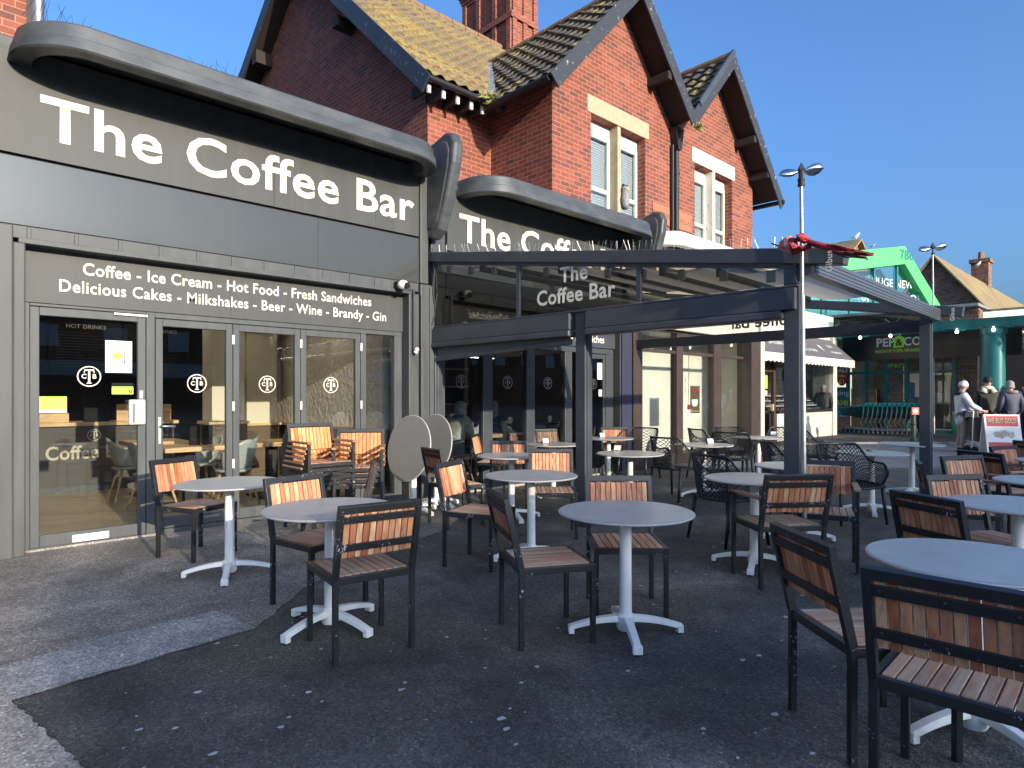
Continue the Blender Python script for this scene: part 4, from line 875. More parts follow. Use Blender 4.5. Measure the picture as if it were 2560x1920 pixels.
r1 = tileroof('roof', (7.46, 11.9, 6.50), (0, -1, 0), vL, 5.02, 2.38*math.hypot(1, sl_), M['tiledark'], hs); tileroof('roof', (11.66, 6.88, 7.08), (0, 1, 0), vR, 5.02, 1.82*math.hypot(1, sl_), M['tiledark'], hs)
tileroof('roof', (11.70, 11.6, 7.16), (0, -1, 0), Vector((1, 0, 1.1)), 4.72, 1.60*math.hypot(1, 1.1), M['tiledark'], hs); tileroof('roof', (15.72, 6.88, 6.30), (0, 1, 0), Vector((-1, 0, 1.08)), 4.72, 2.42*math.hypot(1, 1.08), M['tiledark'], hs)
vm = Vector((0, 1, .93)); tileroof('roof', (6.10, 8.46, 6.64), (1, 0, 0), vm, 10.0, 5.04*math.hypot(1, .93), M['tilemain'], hs, pitch=.26); tileroof('roof', (6.10, 18.7, 7.45), (1, 0, 0), Vector((0, -1, .72)), 10.0, 5.2*math.hypot(1, .72), M['tilemain'], hs)
m = MB()
def ridge(p, q, r=.11):
    p = Vector(p); q = Vector(q); n = int((q-p).length/.45)
    for i in range(n): m.tube([p+(q-p)*(i/n), p+(q-p)*((i+.97)/n)], [r, r*.94], 10)
for q in (((9.84, 6.86, 9.04), (9.84, 11.6, 9.04)), ((13.30, 6.86, 8.92), (13.30, 11.2, 8.92)), ((6.08, 13.5, 11.34), (12.4, 13.5, 11.34), .13)):
    m = MB(); ridge(*q); m.build('ridge_tiles', M['ridge'], hs, world=True)
m = MB()
def barge(p, q, h=.26, w=.035): m.beam(p, q, w, h, (0, 0, 1))
barge((7.46, 6.85, 6.40), (9.86, 6.85, 8.95)); barge((9.82, 6.845, 8.95), (11.66, 6.845, 6.96)); barge((11.62, 6.852, 6.99), (13.32, 6.852, 8.84)); barge((13.28, 6.847, 8.84), (15.80, 6.847, 6.10))
barge((6.08, 8.36, 6.42), (6.08, 13.5, 11.18), .30); barge((6.082, 13.5, 11.18), (6.082, 18.8, 7.3), .30); m.build('bargeboard', M['bargeboard'], hs, world=True, bevel=.005)
m = MB(); m.beam((7.62, 6.87, 6.66), (9.84, 6.87, 9.03), .05, .03); m.build('verge_mortar', M['stone'], hs, world=True); m = MB(); m.beam((11.85, 6.84, 7.40), (13.30, 6.84, 9.0), .06, .12); m.build('verge_slate', M['anth'], hs, world=True)
bx('purlin_end', M['soffit'], hs, (10.72, 10.84, 6.86, 7.35, 7.55, 7.70), (14.3, 14.42, 6.86, 7.35, 7.3, 7.45), (15.0, 15.12, 6.86, 7.35, 6.65, 6.8), (6.1, 6.5, 15.2, 15.45, 9.35, 9.65), (6.1, 6.5, 11.3, 11.5, 8.6, 8.8))
m = MB(); m.tube([(7.42, 6.92, 6.46), (7.42, 8.45, 6.46)], .055, 10); m.tube([(6.12, 8.40, 6.55), (7.42, 8.40, 6.55)], .055, 10); m.tube([(15.78, 6.8, 6.2), (15.78, 9, 6.2)], .055, 10); m.build('gutter', M['black'], hs, world=True, smooth=40)
bx('rafter_foot', M['wpaint'], hs, *[(x, x+.06, 8.48, 8.52, 6.36, 6.50) for x in (6.2, 6.5, 6.8, 7.1, 7.36)]); bx('rafter', M['soffit'], hs, *[(x, x+.06, 8.52, 8.95, 6.40, 6.56) for x in (6.2, 6.5, 6.8, 7.1, 7.36)])
m = MB(); m.add([(7.48, 8.52, 6.64), (7.62, 8.40, 6.72), (9.76, 10.9, 8.98), (9.62, 11.05, 8.95)], [(0, 1, 2, 3)]); m.v = [(x, y, z+.06) for x, y, z in m.v]; m.build('valley_lead', M['zinc'], hs, world=True)
# chimney
ch = MB(); cx0, cx1, cy0, cy1 = 12.58, 13.58, 13.2, 15.35
ch.box(cx0, cx1, cy0, cy1, 8.5, 13.35)
for i in range(5): ch.box(cx0-.03-.03*i, cx1+.03+.03*i, cy0-.03-.03*i, cy1+.03+.03*i, 13.35+.09*i, 13.44+.09*i)
for y in (cy0, cy0+.62, cy0+1.35, cy1-.16): ch.box(cx0-.06, cx0, y, y+.16, 8.5, 13.35)
for x in (cx0, cx0+.42, cx1-.16): ch.box(x, x+.16, cy0-.06, cy0, 8.5, 13.35)
ch.box(cx0-.075, cx0-.06, cy0-.07, cy1, 12.18, 12.36); ch.box(cx0-.07, cx1+.02, cy0-.075, cy0-.06, 12.18, 12.36); ch.build('chimney', M['brick'], hs, world=True)
# windows
def upper_window(x0, x1, sash, stone, lab):
    w = bx('window', stone, hs, (x0-.11, x1+.11, 7.335, 7.62, 6.502, 6.82), ((x0+x1)/2-.05, (x0+x1)/2+.05, 7.352, 7.60, 4.62, 6.50), (x0-.05, x1+.05, 7.30, 7.62, 4.54, 4.62), bevel=.01); tag(w, lab)
    for a, b in ((x0, (x0+x1)/2-.05), ((x0+x1)/2+.05, x1)):
        m = MB(); frame_rect(m, a, b, 4.62, 6.30, 7.54, 7.60, .06, .06, .09); m.box(a+.06, b-.06, 7.535, 7.60, 5.22, 5.29); m.box(a, b, 7.55, 7.61, 6.30, 6.50); s = m.build('sash', sash, w, world=True, bevel=.006)
        bx('pane', M['glassd'], s, (a+.06, b-.06, 7.565, 7.569, 4.68, 6.21))
        bx('blind', M['blind'], s, *[(a+.04, b-.04, 7.62, 7.635, 4.7+.045*k, 4.7+.045*k+.036) for k in range(33)])
    return w
upper_window(8.98, 10.66, M['pvc'], M['stone'], 'paired window with sandstone lintel and white plastic frames')
M['oldpaint'] = plain('flaking_white_paint', (.70, .67, .58), .7, col2=(.30, .25, .19), scale=9, lo=.60, hi=.72, stretch=(2, 2, .6)); upper_window(12.52, 14.20, M['oldpaint'], M['oldpaint'], 'paired window with white painted lintel and flaking old sashes')
M['terra'] = plain('terracotta_plaque', (.34, .15, .08), .85, col2=(.28, .12, .07), scale=9); M['terrad'] = plain('terracotta_letters', (.18, .08, .045), .9)
pq = bx('name_plaque', M['terra'], hs, (10.89, 11.50, 7.325, 7.36, 4.92, 5.30), (10.93, 11.46, 7.318, 7.33, 4.96, 5.26), bevel=.01); txt('lettering', 'CLIFTON', (11.195, 7.318, 5.05), XU, ZU, M['terrad'], pq, fit=None, size=.145, off=.008)
pq = bx('name_plaque', M['terra'], hs, (11.84, 12.36, 7.325, 7.36, 4.92, 5.30), (11.88, 12.32, 7.318, 7.33, 4.96, 5.26), bevel=.01); txt('lettering', 'VILLAS', (12.10, 7.318, 5.05), XU, ZU, M['terrad'], pq, size=.145, off=.008)
m = MB(); m.tube([(11.66, 7.27, 4.4), (11.66, 7.27, 6.55)], .055, 10); m.tube([(11.56, 7.30, 4.4), (11.56, 7.30, 6.6)], .035, 8); m.tube([(11.66, 7.27, 6.5), (11.63, 7.15, 6.9)], .05, 8); m.lathe([(.07, 6.0), (.07, 6.06)], (11.66, 7.27, 0), 10); m.prism([(11.5, 6.95), (11.82, 6.95), (11.72, 6.5), (11.6, 6.5)], 1, 7.18, 7.34); m.build('downpipe', M['black'], hs, world=True, smooth=40)
M['drygrass'] = plain('dry_grass', (.30, .26, .09), .9, col2=(.13, .19, .05), scale=12)
def tuft(c, n, r, h, lab):
    m = MB(); c = Vector(c)
    for i in range(n):
        b = c+Vector((random.uniform(-r, r), random.uniform(-r, r), random.uniform(-.03, .03))); d = Vector((random.uniform(-1, 1), random.uniform(-1, .2), random.uniform(-.6, 1))).normalized()*h*random.uniform(.4, 1); s = Vector((random.uniform(-1, 1), random.uniform(-1, 1), 0)).normalized()*.006
        m.add([b-s, b+s, b+d*.6+s*.6, b+d+Vector((0, 0, -.05))], [(0, 1, 2, 3)])
    tag(m.build('weed_tuft', M['drygrass']), lab, 'weeds', 'weeds growing on the roof')
tuft((7.45, 8.38, 6.58), 170, .16, .26, 'tuft of dry grass growing in the gutter below the roof valley'); tuft((11.66, 6.80, 6.86), 70, .06, .18, 'small mossy tuft hanging between the two gables')
# owl decoy and neighbour at far left
ow = thing('owl_decoy', (9.0, 6.72, 4.46), 'grey plastic owl decoy perched on the second canopy', 'decoy')
m = MB(); m.lathe([(.055, 0), (.085, .10), (.095, .22), (.08, .34), (.075, .40), (.085, .46), (.07, .53), (.02, .56)], n=16); m.build('body', plain('owl_grey', (.30, .30, .30), .7, col2=(.08, .08, .09), scale=38), ow, smooth=True)
m = MB(); [m.ball((-.035+sx*.05, -.075, .47), .018) for sx in (0, 1)]; m.build('eyes', M['yellow'], ow, smooth=True); m = MB(); m.prism([(-.07, .53), (-.05, .60), (-.03, .55)], 1, -.03, .03); m.prism([(.03, .55), (.05, .60), (.07, .53)], 1, -.03, .03); m.build('ear_tufts', M['frame'], ow); ow.location = onY(1562, 523, 6.72); ow.scale = (.9, .9, .72)
nb = thing('neighbouring_house', (-2, 10, 0), 'sliver of red brick house with a grey downpipe at the top left edge', 'house')
bx('wall', M['brick'], nb, (-6, 1.02, 9.0, 14, 0, 10)); m = MB(); m.tube([(1.12, 8.92, 4), (1.12, 8.92, 10)], .055, 10); m.build('downpipe', M['steel'], nb, world=True, smooth=40); bx('side_strip', M['black'], nb, (1.02, 1.07, 8.98, 9.1, 4, 10)); bx('shop_wall', M['paint'], nb, (-6, .29, 7.0, 9.0, 0, 4.4))
# ------------------------------------------------------------------ vacant shop with white canopy
M['beige'] = plain('pale_fascia', (.46, .43, .37), .5, col2=(.52, .49, .43), scale=2); M['whitewall'] = plain('white_interior', (.66, .65, .58), .7, col2=(.58, .57, .51), scale=1.5)
vs_ = thing('vacant_shop', (12.4, 7.2, 0), 'empty shop with brown frames, white walls and a white rounded canopy', 'shop')
bx('wall', M['brownframe'], vs_, (9.76, 10.05, 6.99, 7.6, 0, 2.74), (14.46, 14.92, 7.0, 7.36, 0, 2.74)); bx('pier', M['cream'], vs_, (14.93, 15.12, 6.99, 8.6, 0, 4.3)); bx('fascia', M['beige'], vs_, (10.06, 14.92, 7.05, 7.6, 2.74, 4.35)); canopy(vs_, 10.2, 14.9, 7.1, 6.42, 4.22, .27, M['wpaint'], .5); bx('roof', M['zinc'], vs_, (9.95, 15.1, 7.3, 9, 4.3, 4.42))
m = MB()
for x0, x1 in ((11.53, 11.76), (13.03, 13.36)): m.box(x0, x1, 7.17, 7.33, .22, 2.74)
m.box(10.05, 14.46, 7.19, 7.30, 2.27, 2.33); m.box(10.05, 14.46, 7.18, 7.30, 2.69, 2.74); m.box(10.05, 14.46, 7.18, 7.34, 0, .22); m.build('shop_frame', M['brownframe'], vs_, world=True, bevel=.005)
for x0, x1 in ((10.05, 11.53), (11.76, 13.03), (13.36, 14.46)): bx('window', M['glass'], vs_, (x0, x1, 7.235, 7.241, .22, 2.27)); bx('top_light', M['glass'], vs_, (x0, x1, 7.235, 7.241, 2.33, 2.69))
bx('floor', M['conc'], vs_, (9.8, 15.0, 7.34, 11, .02, .10)); bx('inner_wall', M['whitewall'], vs_, (11.70, 14.9, 8.35, 8.5, .1, 2.9), (14.84, 14.93, 7.37, 8.35, .1, 2.8), (9.85, 10.62, 8.35, 8.5, .1, 2.9), (9.8, 15, 10.9, 11, .1, 2.9), (9.78, 9.86, 7.6, 11, .1, 2.9)); bx('ceiling', M['whitewall'], vs_, (9.8, 15.0, 7.62, 11, 2.76, 2.85))
d2 = bx('inner_door', plain('pale_green_door', (.46, .50, .42), .5), vs_, (10.95, 11.66, 8.36, 8.41, .1, 2.16), bevel=.005); h = MB(); h.tube([(11.03, 8.36, .95), (11.03, 8.30, .97), (11.03, 8.30, 1.25), (11.03, 8.36, 1.27)], .012, 8); h.build('handle', M['chrome'], d2, world=True, smooth=True); bx('door_jamb', M['frame'], vs_, (10.63, 10.94, 8.38, 8.5, .1, 2.9))
po = bx('poster', M['brownint'], vs_, (12.17, 12.55, 7.246, 7.25, 1.02, 1.62)); tag(po, 'coffee poster with a white cup stuck inside the window')
bx('paper_edge', M['wpaint'], po, (12.17, 12.55, 7.244, 7.246, .98, 1.03)); m = MB(); m.lathe([(.07, 0), (.115, .06), (.125, .15)], (12.35, 7.2455, 1.18), 20); m.v = [(x, 7.2445+.001*(y-7.24), z) for x, y, z in m.v]; m.build('printed_cup', M['wpaint'], po, world=True); txt('lettering', 'COFFEE', (12.36, 7.2445, 1.50), XU, ZU, M['red'], po, size=.09); txt('lettering', 'HOT DRINKS', (12.36, 7.2445, 1.06), XU, ZU, M['gold'], po, size=.05)
fc = bx('fire_call_point', M['red'], vs_, (13.88, 14.0, 8.29, 8.35, 1.07, 1.19), bevel=.008); bx('alarm_conduit', M['wpaint'], vs_, (13.92, 13.95, 8.32, 8.35, 1.2, 2.6), (13.78, 13.88, 8.33, 8.35, 1.75, 1.85), (13.78, 13.86, 8.33, 8.35, 1.5, 1.58)); bx('red_window', M['glass'], fc, (13.905, 13.975, 8.285, 8.29, 1.095, 1.165))
# ------------------------------------------------------------------ jeweller with dark awning
jw = thing('jewellery_shop', (20, 8.6, 0), 'small jewellery shop with brown door and full window under a dark awning', 'shop')
bx('wall', M['cream'], jw, (15.2, 17.9, 8.6, 8.9, 0, 4.4), (23.75, 24.1, 8.5, 9.2, 0, 3.5), (17.9, 24.1, 8.62, 8.9, 2.75, 4.2)); bx('stall_riser', plain('dull_white_render', (.50, .48, .43), .7, col2=(.38, .36, .32), scale=2), jw, (19.35, 23.75, 8.55, 8.8, 0, .86)); bx('sill', M['black'], jw, (19.35, 23.75, 8.50, 8.8, .86, .93))
m = MB(); frame_rect(m, 18.15, 19.33, .0, 2.75, 8.58, 8.68, .13, .12, .14); m.box(18.28, 19.2, 8.58, 8.66, 2.12, 2.25); m.box(18.28, 18.5, 8.6, 8.66, .1, 2.12); m.box(19.35, 23.75, 8.58, 8.68, 2.55, 2.75); m.box(21.4, 21.5, 8.58, 8.68, .93, 2.55); m.build('shop_frame', M['darkwood'], jw, world=True, bevel=.01)
dj = bx('door', M['glassd'], jw, (18.5, 19.2, 8.63, 8.636, .1, 2.12)); bx('yellow_notice', M['yellow'], dj, (18.62, 18.84, 8.62, 8.628, 1.62, 2.02)); bx('white_notice', M['wpaint'], dj, (18.7, 18.82, 8.62, 8.628, 1.42, 1.56)); bx('door_handle', M['gold'], dj, (19.08, 19.14, 8.56, 8.63, .95, 1.15)); bx('window', M['glassd'], jw, (19.35, 23.75, 8.63, 8.636, .93, 2.55)); bx('back_wall', M['dkint'], jw, (17.9, 24.0, 9.6, 9.7, 0, 2.75))
bx('display_shelf', M['wpaint'], jw, *[(19.4, 23.7, 8.72+.2*i, 8.95+.2*i, .9+.16*i, .93+.16*i) for i in range(4)])
m = MB()
for i in range(150):
    k_ = random.randrange(4); x = random.uniform(19.45, 23.6); m.ball((x, 8.82+.2*k_, .97+.16*k_), .05*random.uniform(.5, 1.2), None, None, 6, 4); m.m[-1] = 0
tag(m.build('jewellery_display', plain('jewellery', (.55, .5, .45), .25, .5, col2=(.45, .03, .05), scale=4)), 'glinting jewellery crowded on the shelves of the shop window', 'jewellery', kind='stuff')
m = MB()
for i in range(26): x = 19.6+i*.15; m.tube([(x, 8.75, 2.5), (x, 8.75, 2.5-random.uniform(.2, .8))], .006, 4)
tag(m.build('hanging_chains', M['chrome']), 'silver chains hanging in the jewellery window', 'jewellery', kind='stuff')
M['awn'] = plain('charcoal_awning_cloth', (.085, .080, .085), .8, col2=(.11, .105, .11), scale=3); M['val'] = plain('cream_valance', (.74, .67, .47), .8)
aw = thing('shop_awning', (20, 8.2, 2.5), 'charcoal canvas awning with cream scalloped valance over the jewellery shop', 'awning')
m = MB(); m.loft([[(16.35, 8.58, 3.35), (16.30, 7.80, 2.62), (16.30, 7.80, 2.58), (16.35, 8.58, 3.30)], [(23.65, 8.58, 3.35), (23.7, 7.80, 2.62), (23.7, 7.80, 2.58), (23.65, 8.58, 3.30)]]); m.add([(16.36, 8.58, 3.3), (16.31, 7.82, 2.6), (16.36, 8.58, 2.5)], [(0, 1, 2)]); m.add([(23.64, 8.58, 3.3), (23.69, 7.82, 2.6), (23.64, 8.58, 2.5)], [(0, 1, 2)]); cv = m.build('canvas', M['awn'], aw, world=True)
pts = [(16.30+i*.02, 2.40-.05*abs(math.sin(math.pi*i*.02/.26))) for i in range(371)]; m = MB(); m.prism([(16.30, 2.60)]+pts+[(23.70, 2.60)], 1, 7.785, 7.797); m.build('valance', M['val'], aw, world=True)
ud = Vector((0, .78, .73)).normalized()
for s, x, z, k in (('BUY', 20.55, 3.02, .20), ('SELL & TRADE', 20.55, 2.80, .16), ('GOLD', 22.7, 3.02, .16), ('& DIAMONDS', 22.7, 2.80, .15), ('JEWELLERY', 18.3, 2.9, .2)): y = 7.8+(z-2.62)/.73*.78; txt('lettering', s, (x, y-.004, z), XU, ud, M['wpaint'], cv, size=k, off=.015, lift=.01)
m = MB(); c_ = Vector((21.65, 8.12, 2.93)); m.add([c_+Vector((a, 0, 0))+ud*b+Vector((0, -.012, .012)) for a, b in ((-.1, .12), (-.06, .18), (.06, .18), (.1, .12), (0, -.16))], [(0, 1, 2, 3, 4)]); m.build('gem_emblem', M['wpaint'], cv, world=True)
# ------------------------------------------------------------------ fashion store closing the street
YU = (0, -1, 0)
ps = thing('fashion_store', (28, 7, 0), 'teal framed fashion store with black sign across the end of the street', 'shop')
bx('wall', M['fbrick'], ps, (28, 28.4, 10.5, 14, 0, 4.6), (28, 28.4, 5.1, 5.75, 0, 4.0), (28.2, 29, 5.1, 14, 3.0, 4.6), (26.2, 28, 9.35, 9.75, 0, .55)); bx('dark_shop_interior', M['dkint'], ps, (31, 31.2, 4, 11, 0, 3.2)); bx('roof', M['zinc'], ps, (27.6, 33, 5, 14, 4.6, 4.7)); bx('floor', M['conc'], ps, (28.1, 31, 5.2, 10.5, .01, .03)); bx('stock', plain('shop_stock', (.20, .14, .09), .7, col2=(.06, .05, .05), scale=5), ps, (30, 30.6, 7.0, 8.6, .03, 1.9), (30, 30.6, 9, 10, .03, 1.7)); bx('white_panel', M['whitewall'], ps, (29.4, 29.5, 7.15, 7.6, .03, 2.3))
m = MB(); edges = [10.35, 9.45, 8.75, 8.05, 7.35, 6.55, 5.8]
for y in edges: m.box(27.95, 28.08, y-.06, y+.06, 0, 2.95)
m.box(27.97, 28.06, 5.8, 10.35, 2.25, 2.36); m.box(27.97, 28.06, 5.8, 10.35, 2.88, 2.98); m.box(27.97, 28.06, 5.8, 9.45, 0, .12); m.build('shop_frame', M['teal'], ps, world=True)
for a, b in zip(edges, edges[1:]): bx('window', M['glassd'], ps, (28.01, 28.016, b+.06, a-.06, .12, 2.25)); bx('top_light', M['glassd'], ps, (28.01, 28.016, b+.06, a-.06, 2.36, 2.88))
bd = bx('value_board', M['teal'], ps, (27.86, 27.93, 9.42, 10.35, .55, 1.75)); bx('board_foot', M['tealb'], bd, (27.84, 27.86, 9.42, 10.35, .20, .78))
txt('lettering', 'Amazing', (27.86, 9.90, 1.42), YU, ZU, M['wpaint'], bd, size=.30, off=.0); txt('lettering', 'Value', (27.86, 9.88, 1.02), YU, ZU, M['yellow'], bd, size=.42, off=.02); txt('lettering', 'Everyday', (27.84, 9.88, .45), YU, ZU, M['wpaint'], bd, size=.27, off=.01)
b2 = bx('offer_poster', plain('olive_poster', (.22, .26, .03), .5), ps, (27.9, 27.93, 9.92, 10.38, 1.78, 2.95)); bx('poster_middle', M['gap'], b2, (27.89, 27.9, 9.93, 10.36, 1.80, 2.72))
for s, z in (('WHEN IT’S', 2.55), ('GONE', 2.30), ('IT’S', 2.16), ('GONE', 1.92)): txt('lettering', s, (27.888, 10.15, z), YU, ZU, M['wpaint'], b2, size=.15 if 'IT' in s else .22, off=.02)
m = MB(); m.lathe([(.001, 0), (.25, .001), (.25, .03)], n=32); m.xf(Matrix.Translation((27.9, 9.64, 2.35)) @ Matrix.Rotation(R(-90), 4, 'Y') @ Matrix.Diagonal((2.2, .95, 1, 1))); b3 = m.build('sale_poster', M['red'], ps, world=True)
for s, z, k, mm in (('MEGA', 2.60, .17, M['yellow']), ('SALE', 2.36, .22, M['wpaint']), ('100s', 2.16, .15, M['yellow']), ('£1', 1.90, .24, M['yellow'])): txt('lettering', s, (27.865, 9.64, z), YU, ZU, mm, b3, size=k, off=.02)
for y, z, w_, h_, c in ((7.8, 1.75, .4, .45, (.5, .05, .08)), (7.25, 1.6, .35, .6, (.15, .45, .6)), (7.0, 1.1, .6, .5, (.35, .28, .22)), (7.75, 1.0, .5, .5, (.4, .35, .3)), (9.15, 1.7, .25, .8, (.5, .45, .05)), (8.3, .5, .5, .35, (.4, .3, .05)), (6.2, 1.3, .4, .4, (.45, .3, .25))): bx('window_display', plain('display_print', c, .5, col2=(.5, .48, .45), scale=9), ps, (28.04, 28.06, y-w_/2, y+w_/2, z-h_/2, z+h_/2))
txt('lettering', 'PEP&CO', (28.0, 7.7, 2.5), YU, ZU, M['lime'], ps, size=.22, off=.01)
sg = thing('store_sign', (26, 6.5, 2.7), 'long black shop sign with white and lime store name', 'sign'); M['blackboard'] = plain('black_gloss_sign', (.014, .011, .012), .3, col2=(.022, .018, .018), scale=2)
sb = bx('board', M['blackboard'], sg, (25.95, 26.05, 3.55, 8.95, 2.72, 3.60))
lf, rt = onX(2191.4, 870, 25.95), onX(2237, 869, 25.95); zb = 3.185
txt('lettering', 'PEP', (25.95, lf.y, zb), YU, ZU, M['wpaint'], sb, fit=(lf.y-rt.y, .315), off=.03)
a_, b_ = onX(2260, 868, 25.95), onX(2302, 867, 25.95); txt('lettering', 'CO', (25.95, a_.y, zb), YU, ZU, M['wpaint'], sb, fit=(a_.y-b_.y, .315), off=.02)
tgm = MB(); tc_ = onX(2247.5, 862, 25.95); yy = tc_.y; tgm.add([(25.944, yy+.19, zb-.06), (25.944, yy-.15, zb-.04), (25.944, yy-.18, zb+.30), (25.944, yy-.02, zb+.38), (25.944, yy+.14, zb+.33)], [(0, 1, 2, 3, 4)]); tg = tgm.build('price_tag', M['lime'], sb, world=True); txt('lettering', '&', (25.944, yy, zb+.02), YU, ZU, M['gap'], tg, size=.34, off=.02)
m = MB(); m.tube([(25.93, yy-.02, zb+.33), (25.92, yy-.10, zb+.5), (25.93, yy+.0, zb+.36)], .008, 5); m.build('tag_string', M['wpaint'], tg, world=True)
a_, b_ = onX(2187.7, 884, 25.95), onX(2298.8, 882, 25.95); txt('lettering', 'FASHION FOR WOMEN, MEN & KIDS', (25.95, a_.y, 2.95), YU, ZU, M['lime'], sb, fit=(a_.y-b_.y, .13), off=.01)
# glass street canopy on teal steel
cn = thing('street_canopy', (25.5, 3.5, 0), 'teal steel and glass street canopy with a row of lit bulbs', 'canopy')
m = MB(); m.box(23.93, 24.07, -6, 9.2, 3.50, 3.78)
for y in range(-6, 10): m.prism([(24.07, 3.52), (28.0, 3.62), (28.0, 3.90), (24.07, 3.72)], 1, y+.1, y+.16)
for y in [i*.9-5.5 for i in range(17)]: m.box(23.915, 23.93, y, y+.012, 3.5, 3.78)
m.box(26.3, 26.4, -6, 9.2, 3.60, 3.68); m.build('steel_frame', M['teal'], cn, world=True)
m = MB(); m.loft([[(23.6, -6, 3.98), (28.0, -6, 4.18), (28, 9.4, 4.18), (23.6, 9.4, 3.98)], [(23.6, -6, 4.0), (28.0, -6, 4.2), (28, 9.4, 4.2), (23.6, 9.4, 4.0)]]); m.build('glass_roof', M['glassg'], cn, world=True)
m = MB()
for i in range(8):
    y = 8.6-i*1.9
    for sy in (-1, 1): m.tube([(24, y, 3.78), (24, y+sy*.22, 3.98)], .014, 5)
m.build('glazing_arm', M['steel'], cn, world=True)
for y in (4.02, -3.5):
    m = MB(); m.lathe([(.30, 0), (.30, 3.5)], (24.3, y, 0), 28); m.lathe([(.34, 3.3), (.34, 3.5)], (24.3, y, 0), 28); m.build('column', M['teal'], cn, world=True, smooth=40)
for i in range(13):
    m = MB(); m.ball((23.9, 8.6-i*.93, 3.40), .05); m.tube([(23.9, 8.6-i*.93, 3.44), (23.9, 8.6-i*.93, 3.5)], .02, 6); m.build('bulb', M['bulb'], cn, world=True, smooth=True)
# green gabled showroom
D_ = Vector((math.cos(R(-20)), math.sin(R(-20)), 0)); A_ = CP+ray(2250, 618)*30; NN = D_.cross(Vector(ZU)); gg = thing('showroom', (A_.x, A_.y, 0), 'bright green gabled showroom front numbered 786 with tall blue windows', 'shop')
def gprism(name, poly, t0, t1, mat, parent=None):
    m = MB(); m.loft([[A_+D_*s+Vector((0, 0, z))+NN*t for s, z in poly] for t in (t0, t1)]); return m.build(name, mat, parent or gg, world=True)
gprism('gable_band', [(-12, -1.9), (0, 0), (.0, -.83), (-12, -2.75)], -.3, .25, M['green']); gprism('gable_band', [(.0, 0), (5.2, -5.35), (4.55, -5.5), (.0, -.84)], -.3, .25, M['green'])
gl_ = gprism('window', [(-11, -2.58), (0, -.83), (4.4, -5.3), (4.4, -5.6), (-11, -5.6)], -.05, -.03, M['glassg'])
gprism('window_backing', [(-11, -2.6), (0, -.85), (4.4, -5.3), (4.4, -8.4), (-11, -8.4)], -1.2, -1.0, plain('blue_vinyl', (.20, .38, .55), .5, col2=(.26, .45, .62), scale=.6))
for s in [-7.0, -5.1, -3.4, -1.8, -.25, 1.2, 2.5, 3.7]:
    zt = -.83+(.159*s if s < 0 else -1.02*s); gprism('mullion', [(s-.05, zt), (s+.05, zt), (s+.05, -5.6), (s-.05, -5.6)], -.02, .06, M['teal'])
txt('lettering', '786', A_+D_*.10+Vector((0, 0, -.62))+NN*.26, D_, ZU, M['teal'], gg, size=.62, off=.02)
for s, x, z in (('HUGE NEW', -.5, -1.9), ('SHOWROOM', -.4, -2.65)): txt('lettering', s, A_+D_*x+Vector((0, 0, z))+NN*.0, D_, ZU, M['wpaint'], gl_, size=.52 if 'H' == s[0] else .70, off=.0)
gprism('lower_wall', [(-11, -5.62), (4.4, -5.62), (4.4, -8.4), (-11, -8.4)], -.5, -.1, M['whitewall'])
# far houses
def far_house(loc, x0, x1, y0, y1, eave, rise, lab, chim=None, wall=None, gable='x'):
    t = thing('house', loc, lab, 'house', 'houses beyond the shops'); ym = (y0+y1)/2; xm = (x0+x1)/2
    m = MB(); bx('wall', wall or M['fbrick'], t, (x0, x1, y0, y1, 0, eave)); k = .35
    if gable == 'x':
        m.prism([(y0, eave), (ym, eave+rise), (y1, eave)], 0, x0, x1); m.build('gable', M['fbrick'], t, world=True)
        m = MB(); m.loft([[(x0-k, y0-k, eave-.2), (x0-k, ym, eave+rise+.12), (x0-k, y1+k, eave-.2), (x0-k, y1+k, eave-.32), (x0-k, ym, eave+rise), (x0-k, y0-k, eave-.32)], [(x1+k, y0-k, eave-.2), (x1+k, ym, eave+rise+.12), (x1+k, y1+k, eave-.2), (x1+k, y1+k, eave-.32), (x1+k, ym, eave+rise), (x1+k, y0-k, eave-.32)]])
    else:
        m.prism([(x0, eave), (xm, eave+rise), (x1, eave)], 1, y0, y1); m.build('gable', M['fbrick'], t, world=True)
        m = MB(); m.loft([[(x0-k, y0-k, eave-.2), (xm, y0-k, eave+rise+.12), (x1+k, y0-k, eave-.2), (x1+k, y0-k, eave-.32), (xm, y0-k, eave+rise), (x0-k, y0-k, eave-.32)], [(x0-k, y1+k, eave-.2), (xm, y1+k, eave+rise+.12), (x1+k, y1+k, eave-.2), (x1+k, y1+k, eave-.32), (xm, y1+k, eave+rise), (x0-k, y1+k, eave-.32)]])
    rf = m.build('roof', M['tilemain'], t, world=True)
    if chim:
        for cx, cy, ct_ in chim:
            bx('chimney', M['fbrick'], rf, (cx-.55, cx+.55, cy-.5, cy+.5, eave, ct_), (cx-.65, cx+.65, cy-.6, cy+.6, ct_, ct_+.25)); m = MB(); [m.lathe([(.16, ct_+.25), (.13, ct_+.75)], (cx+q, cy, 0), 12) for q in (-.27, .27)]; m.build('chimney_pot', M['ridge'], rf, world=True)
    return t
h1 = far_house((54, 9.3, 0), 41, 70, 7.3, 11.5, 6.1, 2.9, 'long brick terrace with white rendered front and tall chimney', [(54.5, 9.7, 10.6)], M['fbrick'])
bx('render', M['wpaint'], h1, (41, 70, 7.24, 7.3, 3.5, 5.95)); bx('gutter', M['black'], h1, (40.7, 70.3, 6.85, 7.0, 5.75, 5.9))
